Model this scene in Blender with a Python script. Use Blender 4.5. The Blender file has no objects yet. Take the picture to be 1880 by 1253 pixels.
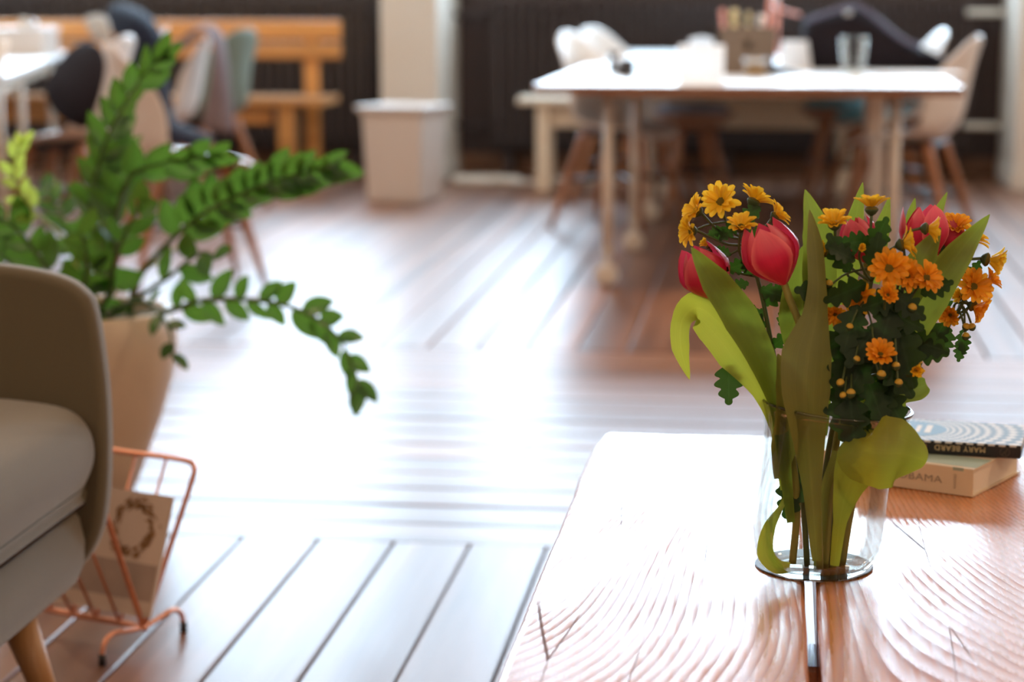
import bpy, bmesh, math, random
from mathutils import Vector as V, Matrix as M, Quaternion
R = math.radians
rnd = random.Random(7)
sc = bpy.context.scene
COL = sc.collection
PI = math.pi

# ------------------------------------------------------------------ camera, sky, exposure
CAM_H = 1.06; FPX = 3900.0; VPX, VPY = 1424.0, -20.0          # focal length in pixels of the 1880 px wide frame
PITCH = math.atan((626.5 - VPY) / FPX); YAW = math.atan((VPX - 940) / math.hypot(FPX, 626.5 - VPY))
cam = bpy.data.cameras.new('camera'); camo = bpy.data.objects.new('camera', cam); COL.objects.link(camo)
camo.location = (0, 0, CAM_H); camo.rotation_euler = (PI/2 - PITCH, 0, YAW)
cam.lens = 50; cam.sensor_width = 50 * 1880 / FPX; cam.clip_end = 200
cam.dof.use_dof = True; cam.dof.focus_distance = 2.35; cam.dof.aperture_fstop = 2.5
sc.camera = camo
FW = V((-math.sin(YAW)*math.cos(PITCH), math.cos(YAW)*math.cos(PITCH), -math.sin(PITCH)))
RT = V((math.cos(YAW), math.sin(YAW), 0)); UP = RT.cross(FW); CPOS = V((0, 0, CAM_H))
def ray(x, y): return FW + RT*((x-940)/FPX) + UP*((626.5-y)/FPX)
def PZ(x, y, z=0.0):                                            # point of the horizontal plane z
    r = ray(x, y); return CPOS + r*((z-CAM_H)/r.z)
def PY(x, y, Y):                                                # point of the vertical plane Y
    r = ray(x, y); return CPOS + r*(Y/r.y)

w = bpy.data.worlds.new('overcast_sky'); sc.world = w; w.use_nodes = True
bg = w.node_tree.nodes['Background']; bg.inputs[0].default_value = (0.62, 0.81, 1.0, 1); bg.inputs[1].default_value = 26.0
sc.view_settings.view_transform = 'Standard'; sc.view_settings.look = 'None'
sc.view_settings.exposure = 0.0; sc.view_settings.gamma = 1.0; sc.view_settings.use_curve_mapping = False
sc.cycles.use_denoising = True
sc.cycles.max_bounces = 8; sc.cycles.diffuse_bounces = 4; sc.cycles.glossy_bounces = 4
sc.cycles.transparent_max_bounces = 24; sc.cycles.transmission_bounces = 6
sc.cycles.sample_clamp_indirect = 6.0; sc.cycles.caustics_reflective = False; sc.cycles.caustics_refractive = False
FILL_W = 37.0; FILL_COL = (1.0, 0.68, 0.42)  # power and tint of the added overhead fill

# ------------------------------------------------------------------ materials
def newmat(name):
    m = bpy.data.materials.new(name); m.use_nodes = True
    nt = m.node_tree; return m, nt, nt.nodes['Principled BSDF']
def N(nt, t, **kw):
    n = nt.nodes.new(t)
    for k, v in kw.items(): setattr(n, k, v)
    return n
def L(nt, a, b): nt.links.new(a, b)
def plain(name, col, rough=0.5, metal=0.0, spec=0.5, noise=0.0, scale=30, bump=0.0, coat=0.0, sheen=0.0):
    m, nt, p = newmat(name)
    p.inputs['Base Color'].default_value = (*col, 1); p.inputs['Roughness'].default_value = rough
    p.inputs['Metallic'].default_value = metal; p.inputs['Specular IOR Level'].default_value = spec
    p.inputs['Coat Weight'].default_value = coat; p.inputs['Sheen Weight'].default_value = sheen
    if noise or bump:
        tc = N(nt, 'ShaderNodeTexCoord'); no = N(nt, 'ShaderNodeTexNoise'); no.inputs['Scale'].default_value = scale
        no.inputs['Detail'].default_value = 4; L(nt, tc.outputs['Object'], no.inputs['Vector'])
        if noise:
            mx = N(nt, 'ShaderNodeMixRGB', blend_type='MULTIPLY'); mx.inputs[0].default_value = noise
            mx.inputs[1].default_value = (*col, 1)
            cr = N(nt, 'ShaderNodeValToRGB'); cr.color_ramp.elements[0].position = .3; cr.color_ramp.elements[1].position = .7
            cr.color_ramp.elements[0].color = (.45, .45, .45, 1)
            L(nt, no.outputs['Fac'], cr.inputs['Fac']); L(nt, cr.outputs['Color'], mx.inputs[2]); L(nt, mx.outputs[0], p.inputs['Base Color'])
        if bump:
            b = N(nt, 'ShaderNodeBump'); b.inputs['Strength'].default_value = bump; b.inputs['Distance'].default_value = .003
            L(nt, no.outputs['Fac'], b.inputs['Height']); L(nt, b.outputs['Normal'], p.inputs['Normal'])
    return m
def wood(name, dark, light, axis='Y', rough=0.4, ring=18.0, bump=0.15, distort=3.0, coat=0.0, fine=60.0, random_tone=0.25, spec=0.5, stretch=0.06):
    m, nt, p = newmat(name)
    tc = N(nt, 'ShaderNodeTexCoord'); oi = N(nt, 'ShaderNodeObjectInfo')
    mul = N(nt, 'ShaderNodeVectorMath', operation='MULTIPLY_ADD')
    cmb = N(nt, 'ShaderNodeCombineXYZ')
    for k in range(3): L(nt, oi.outputs['Random'], cmb.inputs[k])
    sca = N(nt, 'ShaderNodeVectorMath', operation='SCALE'); sca.inputs['Scale'].default_value = 37.0
    L(nt, cmb.outputs[0], sca.inputs[0])
    s = {'X': (stretch, 1, 1), 'Y': (1, stretch, 1), 'Z': (1, 1, stretch)}[axis]
    mul.inputs[1].default_value = s
    L(nt, tc.outputs['Object'], mul.inputs[0]); L(nt, sca.outputs[0], mul.inputs[2])
    wv = N(nt, 'ShaderNodeTexNoise'); wv.inputs['Scale'].default_value = ring; wv.inputs['Detail'].default_value = 5; wv.inputs['Distortion'].default_value = distort*.2
    L(nt, mul.outputs[0], wv.inputs['Vector'])
    fn = N(nt, 'ShaderNodeTexNoise'); fn.inputs['Scale'].default_value = fine*3; fn.inputs['Detail'].default_value = 3
    L(nt, mul.outputs[0], fn.inputs['Vector'])
    cr = N(nt, 'ShaderNodeValToRGB'); cr.color_ramp.elements[0].position = .35; cr.color_ramp.elements[1].position = .65
    cr.color_ramp.elements[0].color = (*dark, 1); cr.color_ramp.elements[1].color = (*light, 1)
    L(nt, wv.outputs['Fac'], cr.inputs['Fac'])
    hs = N(nt, 'ShaderNodeHueSaturation'); mr = N(nt, 'ShaderNodeMapRange')
    mr.inputs['To Min'].default_value = 1-random_tone; mr.inputs['To Max'].default_value = 1+random_tone
    L(nt, oi.outputs['Random'], mr.inputs['Value']); L(nt, mr.outputs[0], hs.inputs['Value'])
    L(nt, cr.outputs['Color'], hs.inputs['Color']); L(nt, hs.outputs[0], p.inputs['Base Color'])
    ad = N(nt, 'ShaderNodeMath', operation='ADD'); L(nt, wv.outputs['Fac'], ad.inputs[0]); L(nt, fn.outputs['Fac'], ad.inputs[1])
    b = N(nt, 'ShaderNodeBump'); b.inputs['Strength'].default_value = bump; b.inputs['Distance'].default_value = .002
    L(nt, ad.outputs[0], b.inputs['Height']); L(nt, b.outputs['Normal'], p.inputs['Normal'])
    p.inputs['Roughness'].default_value = rough; p.inputs['Coat Weight'].default_value = coat; p.inputs['Specular IOR Level'].default_value = spec
    return m
def leafmat(name, col, tcol, tfac=0.45, rough=0.4, rib=0.35, edge=None, vein=0.12, spec=0.5, tip=None):
    m, nt, p = newmat(name)
    uv = N(nt, 'ShaderNodeUVMap'); sp = N(nt, 'ShaderNodeSeparateXYZ'); L(nt, uv.outputs[0], sp.inputs[0])
    a = N(nt, 'ShaderNodeMath', operation='SUBTRACT'); a.inputs[1].default_value = .5; L(nt, sp.outputs['X'], a.inputs[0])
    ab = N(nt, 'ShaderNodeMath', operation='ABSOLUTE'); L(nt, a.outputs[0], ab.inputs[0])
    cr = N(nt, 'ShaderNodeValToRGB'); e = cr.color_ramp.elements
    rc = tuple(min(1, c*(1+rib)+.01*rib) for c in col)
    e[0].position = 0; e[0].color = (*rc, 1); e[1].position = .07; e[1].color = (*col, 1)
    if edge:
        x = e.new(.34); x.color = (*col, 1); x = e.new(.5); x.color = (*edge, 1)
    L(nt, ab.outputs[0], cr.inputs['Fac'])
    src = cr.outputs['Color']
    if tip:
        tr = N(nt, 'ShaderNodeValToRGB'); tr.color_ramp.elements[0].position = .55; tr.color_ramp.elements[1].position = 1.0
        tr.color_ramp.elements[0].color = (0, 0, 0, 1); tr.color_ramp.elements[1].color = (1, 1, 1, 1)
        L(nt, sp.outputs['Y'], tr.inputs['Fac'])
        mx = N(nt, 'ShaderNodeMixRGB'); L(nt, tr.outputs['Color'], mx.inputs[0]); L(nt, src, mx.inputs[1]); mx.inputs[2].default_value = (*tip, 1)
        src = mx.outputs[0]
    # fine lengthwise veins
    ma = N(nt, 'ShaderNodeMapping'); ma.inputs['Scale'].default_value = (40, 1.5, 1); L(nt, uv.outputs[0], ma.inputs['Vector'])
    no = N(nt, 'ShaderNodeTexNoise'); no.inputs['Scale'].default_value = 1.0; no.inputs['Detail'].default_value = 3; L(nt, ma.outputs[0], no.inputs['Vector'])
    mr = N(nt, 'ShaderNodeMapRange'); mr.inputs['To Min'].default_value = 1-vein*2; mr.inputs['To Max'].default_value = 1+vein*2
    L(nt, no.outputs['Fac'], mr.inputs['Value'])
    hs = N(nt, 'ShaderNodeHueSaturation'); L(nt, mr.outputs[0], hs.inputs['Value']); L(nt, src, hs.inputs['Color'])
    oi = N(nt, 'ShaderNodeObjectInfo'); mr2 = N(nt, 'ShaderNodeMapRange'); mr2.inputs['To Min'].default_value = .8; mr2.inputs['To Max'].default_value = 1.2
    L(nt, oi.outputs['Random'], mr2.inputs['Value'])
    hs2 = N(nt, 'ShaderNodeHueSaturation'); L(nt, mr2.outputs[0], hs2.inputs['Value']); L(nt, hs.outputs[0], hs2.inputs['Color'])
    L(nt, hs2.outputs[0], p.inputs['Base Color'])
    b = N(nt, 'ShaderNodeBump'); b.inputs['Strength'].default_value = .15; b.inputs['Distance'].default_value = .001
    L(nt, no.outputs['Fac'], b.inputs['Height']); L(nt, b.outputs['Normal'], p.inputs['Normal'])
    p.inputs['Roughness'].default_value = rough; p.inputs['Specular IOR Level'].default_value = spec
    tl = N(nt, 'ShaderNodeBsdfTranslucent'); tl.inputs['Color'].default_value = (*tcol, 1)
    ms = N(nt, 'ShaderNodeMixShader'); ms.inputs[0].default_value = tfac
    L(nt, p.outputs[0], ms.inputs[1]); L(nt, tl.outputs[0], ms.inputs[2])
    L(nt, ms.outputs[0], nt.nodes['Material Output'].inputs['Surface'])
    return m
def glassmat(name, tint=(0.97, 0.99, 0.98), ior=1.45, rough=0.02, gain=1.0):
    m, nt, p = newmat(name); nt.nodes.remove(p)
    tr = N(nt, 'ShaderNodeBsdfTransparent'); tr.inputs[0].default_value = (*tint, 1)
    gl = N(nt, 'ShaderNodeBsdfGlossy'); gl.inputs['Roughness'].default_value = rough
    fr = N(nt, 'ShaderNodeFresnel'); fr.inputs['IOR'].default_value = ior
    ge = N(nt, 'ShaderNodeNewGeometry')                        # same reflectance from both sides of a thin wall
    ms = N(nt, 'ShaderNodeMixShader')
    lw = N(nt, 'ShaderNodeLayerWeight'); lw.inputs['Blend'].default_value = .25
    mu = N(nt, 'ShaderNodeMath', operation='MULTIPLY'); mu.inputs[1].default_value = gain; mu.use_clamp = True
    L(nt, lw.outputs['Fresnel'], mu.inputs[0]); L(nt, mu.outputs[0], ms.inputs[0])
    L(nt, tr.outputs[0], ms.inputs[1]); L(nt, gl.outputs[0], ms.inputs[2])
    L(nt, ms.outputs[0], nt.nodes['Material Output'].inputs['Surface'])
    return m

floor_wood = wood('floor_wood', (.150, .066, .036), (.29, .135, .075), 'Y', rough=.36, ring=9, bump=.18, fine=45, random_tone=.18)
floor_under = plain('floor_underlay', (.035, .02, .013), .95, spec=.05)
dark_wall = plain('dark_wall_paint', (.066, .043, .040), .6, noise=.3, scale=4)
white_wall = plain('white_wall_paint', (.80, .73, .64), .7, noise=.06, scale=3)
ceil_paint = plain('ceiling_paint', (.80, .74, .66), .8, noise=.05, scale=3)
frame_paint = plain('window_frame_paint', (.10, .09, .09), .5, noise=.2, scale=8)
rad_paint = plain('radiator_paint', (.048, .035, .035), .45, noise=.25, scale=12)
board_wood = wood('skirting_wood', (.15, .07, .035), (.26, .13, .065), 'X', rough=.5)
shell_mat = plain('white_chair_shell', (.76, .70, .65), .35, noise=.05, scale=6)
sage_mat = plain('sage_chair_shell', (.20, .26, .22), .4, noise=.1, scale=6)
leg_wood = wood('chair_leg_wood', (.28, .11, .045), (.45, .20, .085), 'Z', rough=.4, ring=30)
black_metal = plain('black_metal', (.02, .022, .035), .35, noise=.2, scale=20)
white_metal = plain('white_metal', (.84, .78, .68), .4, noise=.08, scale=15)
laminate = plain('white_laminate', (.84, .85, .86), .38, noise=.04, scale=4)
ply = wood('plywood_edge', (.17, .065, .030), (.30, .13, .06), 'X', rough=.5)
sofa_fab = plain('olive_beige_fabric', (.135, .104, .054), .85, noise=.22, scale=500, bump=.35, sheen=.5)
beech = wood('pale_beech', (.50, .25, .10), (.64, .35, .15), 'Z', rough=.4, ring=40)
pine = wood('orange_pine', (.60, .27, .075), (.75, .37, .12), 'X', rough=.35, ring=20)
pale_wood = wood('pale_painted_wood', (.78, .66, .50), (.85, .74, .58), 'X', rough=.5, ring=20)
copper = plain('copper_wire', (.80, .36, .22), .38, metal=.75, noise=.2, scale=60)
pot_mat = plain('cream_ceramic', (.66, .52, .38), .38, noise=.06, scale=8)
soil_mat = plain('potting_soil', (.03, .02, .013), .95, noise=.6, scale=60, bump=.8)
zz_leaf = leafmat('glossy_dark_leaf', (.016, .052, .010), (.15, .32, .035), .38, .24, .3, spec=.6)
zz_young = leafmat('young_yellow_leaf', (.22, .30, .03), (.62, .75, .12), .5, .35, .2)
zz_stem = plain('leaf_stalk_green', (.075, .13, .03), .45, noise=.3, scale=30)
zz_stem_young = plain('young_stalk', (.34, .40, .08), .45, noise=.2, scale=30)
tul_red = leafmat('tulip_petal', (.60, .016, .070), (.74, .05, .12), .30, .42, 0, edge=(.84, .20, .20), vein=.1, tip=(.80, .16, .17))
tul_leaf = leafmat('tulip_leaf', (.08, .135, .02), (.34, .43, .04), .42, .42, .25, edge=(.17, .26, .04), vein=.12)
tul_leaf_lime = leafmat('tulip_leaf_lime', (.19, .23, .035), (.60, .64, .05), .48, .45, .25, vein=.12)
tul_leaf_olive = leafmat('tulip_leaf_olive', (.165, .170, .035), (.30, .29, .04), .3, .48, .2, vein=.12)
tul_stem = plain('tulip_stem', (.26, .24, .05), .45, noise=.25, scale=25)
mum_petal = leafmat('yellow_petal', (.90, .55, .018), (.95, .68, .05), .32, .5, -.12, vein=.12)
mum_petal_or = leafmat('orange_petal', (.86, .34, .010), (.92, .46, .02), .30, .5, -.15, vein=.12)
mum_disc = plain('flower_disc', (.30, .23, .02), .7, noise=.6, scale=400, bump=.8)
mum_calyx = plain('flower_calyx', (.045, .075, .022), .6, noise=.3, scale=200)
mum_bud = plain('flower_bud', (.60, .36, .03), .5, noise=.5, scale=300)
mum_leaf = leafmat('dark_lobed_leaf', (.013, .032, .009), (.07, .19, .015), .28, .5, .6, vein=.1, spec=.3)
mum_stem = plain('flower_spray_stem', (.075, .105, .030), .5, noise=.3, scale=80)
glass = glassmat('clear_glass', (.975, .985, .97), gain=.5)
rim_glass = glassmat('rim_glass', (.93, .95, .93), gain=1.6)
pane_glass = glassmat('window_glass', (.96, .97, .97), rough=.0, gain=.6)
slate = plain('dark_slate', (.022, .018, .018), .5, noise=.4, scale=60)
paper = plain('paper', (.80, .70, .56), .75, noise=.06, scale=50)
paper_white = plain('white_paper', (.82, .82, .82), .7, noise=.04, scale=20)
paper_thin = leafmat('backlit_white_paper', (.82, .82, .82), (.95, .95, .95), .6, .6, 0, vein=.02)
black_print = plain('black_print', (.012, .011, .012), .4, noise=.2, scale=60)
cream_ink = plain('cream_ink', (.72, .55, .30), .5); orange_ink = plain('orange_ink', (.62, .30, .10), .5); grey_ink = plain('grey_ink', (.36, .30, .22), .6)
black_plastic = plain('black_plastic', (.018, .014, .015), .4, noise=.2, scale=30)
kraft = plain('grey_brown_board', (.17, .13, .10), .7, noise=.15, scale=40)
denim = plain('navy_cloth', (.012, .013, .026), .85, spec=.2, noise=.5, scale=120, bump=.5)
black_cloth = plain('black_cloth', (.016, .013, .018), .9, spec=.15, noise=.4, scale=120, bump=.5)
scarf_mat = plain('grey_mauve_wool', (.20, .15, .16), .9, noise=.5, scale=90, bump=.6)
teal = plain('teal_felt', (.20, .52, .66), .85, noise=.2, scale=120, bump=.3)
bluegrey = plain('blue_grey_felt', (.30, .34, .44), .85, noise=.2, scale=120, bump=.3)
brown_shell = plain('brown_stool_shell', (.42, .28, .21), .45, noise=.15, scale=10)
steel = plain('steel', (.62, .62, .62), .25, metal=1, noise=.1, scale=40)
pink = plain('salmon_plastic', (.75, .30, .22), .4, noise=.1, scale=20)
lampshade = plain('lamp_enamel', (.05, .05, .05), .4, noise=.1, scale=20)

# table wood: broad wavy grain with raised rings, worn varnish and cracks
def table_wood():
    m, nt, p = newmat('table_plank_wood')
    tc = N(nt, 'ShaderNodeTexCoord'); oi = N(nt, 'ShaderNodeObjectInfo')
    off = N(nt, 'ShaderNodeVectorMath', operation='SCALE'); cmb = N(nt, 'ShaderNodeCombineXYZ')
    for k in range(3): L(nt, oi.outputs['Random'], cmb.inputs[k])
    off.inputs['Scale'].default_value = 11.0; L(nt, cmb.outputs[0], off.inputs[0])
    ad = N(nt, 'ShaderNodeVectorMath', operation='ADD'); L(nt, tc.outputs['Object'], ad.inputs[0]); L(nt, off.outputs[0], ad.inputs[1])
    def mapped(s):
        mp = N(nt, 'ShaderNodeMapping'); mp.inputs['Scale'].default_value = s; L(nt, ad.outputs[0], mp.inputs['Vector']); return mp
    mp = mapped((1, .32, 1))
    warp = N(nt, 'ShaderNodeTexNoise'); warp.inputs['Scale'].default_value = 2.3; warp.inputs['Detail'].default_value = 1; L(nt, mp.outputs[0], warp.inputs['Vector'])
    ws = N(nt, 'ShaderNodeVectorMath', operation='SCALE'); ws.inputs['Scale'].default_value = .22; L(nt, warp.outputs['Color'], ws.inputs[0])
    a2 = N(nt, 'ShaderNodeVectorMath', operation='ADD'); L(nt, ad.outputs[0], a2.inputs[0]); L(nt, ws.outputs[0], a2.inputs[1])
    sx = N(nt, 'ShaderNodeSeparateXYZ'); L(nt, tc.outputs['Object'], sx.inputs[0])
    fy = N(nt, 'ShaderNodeMath', operation='MULTIPLY_ADD'); fy.inputs[1].default_value = .85; fy.inputs[2].default_value = -.34; L(nt, sx.outputs['Y'], fy.inputs[0])
    fx = N(nt, 'ShaderNodeMath', operation='MULTIPLY'); L(nt, sx.outputs['X'], fx.inputs[0]); L(nt, fy.outputs[0], fx.inputs[1])
    fc = N(nt, 'ShaderNodeCombineXYZ'); L(nt, fx.outputs[0], fc.inputs[0])
    a3 = N(nt, 'ShaderNodeVectorMath', operation='ADD'); L(nt, a2.outputs[0], a3.inputs[0]); L(nt, fc.outputs[0], a3.inputs[1]); a2 = a3
    wv = N(nt, 'ShaderNodeTexWave', wave_type='BANDS', bands_direction='X', wave_profile='SAW'); wv.inputs['Scale'].default_value = 38
    wv.inputs['Distortion'].default_value = .6; wv.inputs['Detail'].default_value = 2; wv.inputs['Detail Scale'].default_value = .6
    L(nt, a2.outputs[0], wv.inputs['Vector'])
    pat = N(nt, 'ShaderNodeTexNoise'); pat.inputs['Scale'].default_value = 16; pat.inputs['Detail'].default_value = 4
    mpa = N(nt, 'ShaderNodeMapping'); mpa.inputs['Scale'].default_value = (1, .28, 1); L(nt, a2.outputs[0], mpa.inputs['Vector']); L(nt, mpa.outputs[0], pat.inputs['Vector'])
    pmr = N(nt, 'ShaderNodeMapRange'); pmr.inputs['From Min'].default_value = .38; pmr.inputs['From Max'].default_value = .62; pmr.inputs['To Min'].default_value = .45; L(nt, pat.outputs['Fac'], pmr.inputs['Value'])
    wmul = N(nt, 'ShaderNodeMath', operation='MULTIPLY'); L(nt, wv.outputs['Fac'], wmul.inputs[0]); L(nt, pmr.outputs[0], wmul.inputs[1])
    fib = N(nt, 'ShaderNodeTexNoise'); fib.inputs['Scale'].default_value = 260; fib.inputs['Detail'].default_value = 3
    mf = mapped((1, .05, 1)); L(nt, mf.outputs[0], fib.inputs['Vector'])
    big = N(nt, 'ShaderNodeTexNoise'); big.inputs['Scale'].default_value = 7; big.inputs['Detail'].default_value = 3; L(nt, mp.outputs[0], big.inputs['Vector'])
    cr = N(nt, 'ShaderNodeValToRGB'); e = cr.color_ramp.elements
    e[0].position = 0; e[0].color = (.60, .235, .075, 1); e[1].position = 1; e[1].color = (.40, .125, .035, 1)
    x = e.new(.7); x.color = (.56, .21, .065, 1)
    L(nt, wv.outputs['Fac'], cr.inputs['Fac'])
    fr = N(nt, 'ShaderNodeMapRange'); fr.inputs['To Min'].default_value = .78; fr.inputs['To Max'].default_value = 1.2; L(nt, fib.outputs['Fac'], fr.inputs['Value'])
    hs = N(nt, 'ShaderNodeHueSaturation'); L(nt, cr.outputs['Color'], hs.inputs['Color']); L(nt, fr.outputs[0], hs.inputs['Value'])
    # long drying cracks
    mc = mapped((1, .055, 1)); ck = N(nt, 'ShaderNodeTexVoronoi', feature='DISTANCE_TO_EDGE'); ck.inputs['Scale'].default_value = 9
    cw = N(nt, 'ShaderNodeVectorMath', operation='ADD'); cs = N(nt, 'ShaderNodeVectorMath', operation='SCALE'); cs.inputs['Scale'].default_value = .05
    L(nt, warp.outputs['Color'], cs.inputs[0]); L(nt, mc.outputs[0], cw.inputs[0]); L(nt, cs.outputs[0], cw.inputs[1]); L(nt, cw.outputs[0], ck.inputs['Vector'])
    c1 = N(nt, 'ShaderNodeMapRange'); c1.inputs['From Min'].default_value = .0; c1.inputs['From Max'].default_value = .006
    L(nt, ck.outputs['Distance'], c1.inputs['Value'])
    gate = N(nt, 'ShaderNodeMapRange'); gate.inputs['From Min'].default_value = .44; gate.inputs['From Max'].default_value = .50; L(nt, big.outputs['Fac'], gate.inputs['Value'])
    mxc = N(nt, 'ShaderNodeMath', operation='MAXIMUM'); L(nt, c1.outputs[0], mxc.inputs[0]); L(nt, gate.outputs[0], mxc.inputs[1])
    mix = N(nt, 'ShaderNodeMixRGB'); mix.inputs[1].default_value = (.07, .03, .018, 1); L(nt, mxc.outputs[0], mix.inputs[0]); L(nt, hs.outputs[0], mix.inputs[2])
    L(nt, mix.outputs[0], p.inputs['Base Color'])
    # height: soft summer wood worn low
    h1 = N(nt, 'ShaderNodeMath', operation='MULTIPLY'); h1.inputs[1].default_value = .55; L(nt, wmul.outputs[0], h1.inputs[0])
    h2 = N(nt, 'ShaderNodeMath', operation='MULTIPLY_ADD'); h2.inputs[1].default_value = .45; L(nt, fib.outputs['Fac'], h2.inputs[0]); L(nt, h1.outputs[0], h2.inputs[2])
    h3 = N(nt, 'ShaderNodeMath', operation='MULTIPLY_ADD'); h3.inputs[1].default_value = 2.2; L(nt, mxc.outputs[0], h3.inputs[0]); L(nt, h2.outputs[0], h3.inputs[2])
    h4 = N(nt, 'ShaderNodeMath', operation='MULTIPLY_ADD'); h4.inputs[1].default_value = 2.5; L(nt, big.outputs['Fac'], h4.inputs[0]); L(nt, h3.outputs[0], h4.inputs[2])
    b = N(nt, 'ShaderNodeBump'); b.inputs['Strength'].default_value = .24; b.inputs['Distance'].default_value = .0022
    L(nt, h4.outputs[0], b.inputs['Height']); L(nt, b.outputs['Normal'], p.inputs['Normal'])
    g1 = N(nt, 'ShaderNodeMath', operation='MULTIPLY_ADD'); g1.inputs[1].default_value = .5; L(nt, wmul.outputs[0], g1.inputs[0])
    g2 = N(nt, 'ShaderNodeMath', operation='MULTIPLY'); g2.inputs[1].default_value = .5; L(nt, fib.outputs['Fac'], g2.inputs[0]); L(nt, g2.outputs[0], g1.inputs[2])
    rr = N(nt, 'ShaderNodeMapRange'); rr.inputs['From Min'].default_value = .25; rr.inputs['From Max'].default_value = .75; rr.inputs['To Min'].default_value = .20; rr.inputs['To Max'].default_value = .62; L(nt, g1.outputs[0], rr.inputs['Value'])
    rm = N(nt, 'ShaderNodeMix'); rm.inputs[2].default_value = .95; L(nt, mxc.outputs[0], rm.inputs[0]); L(nt, rr.outputs[0], rm.inputs[3])
    L(nt, rm.outputs[0], p.inputs['Roughness'])
    cw2 = N(nt, 'ShaderNodeMapRange'); cw2.inputs['From Min'].default_value = .35; cw2.inputs['From Max'].default_value = .7; cw2.inputs['To Min'].default_value = .62; cw2.inputs['To Max'].default_value = .04; L(nt, g1.outputs[0], cw2.inputs['Value'])
    cm_ = N(nt, 'ShaderNodeMath', operation='MULTIPLY'); L(nt, cw2.outputs[0], cm_.inputs[0]); L(nt, mxc.outputs[0], cm_.inputs[1])
    L(nt, cm_.outputs[0], p.inputs['Coat Weight']); p.inputs['Coat Roughness'].default_value = .13
    return m
table_mat = table_wood()

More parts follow.
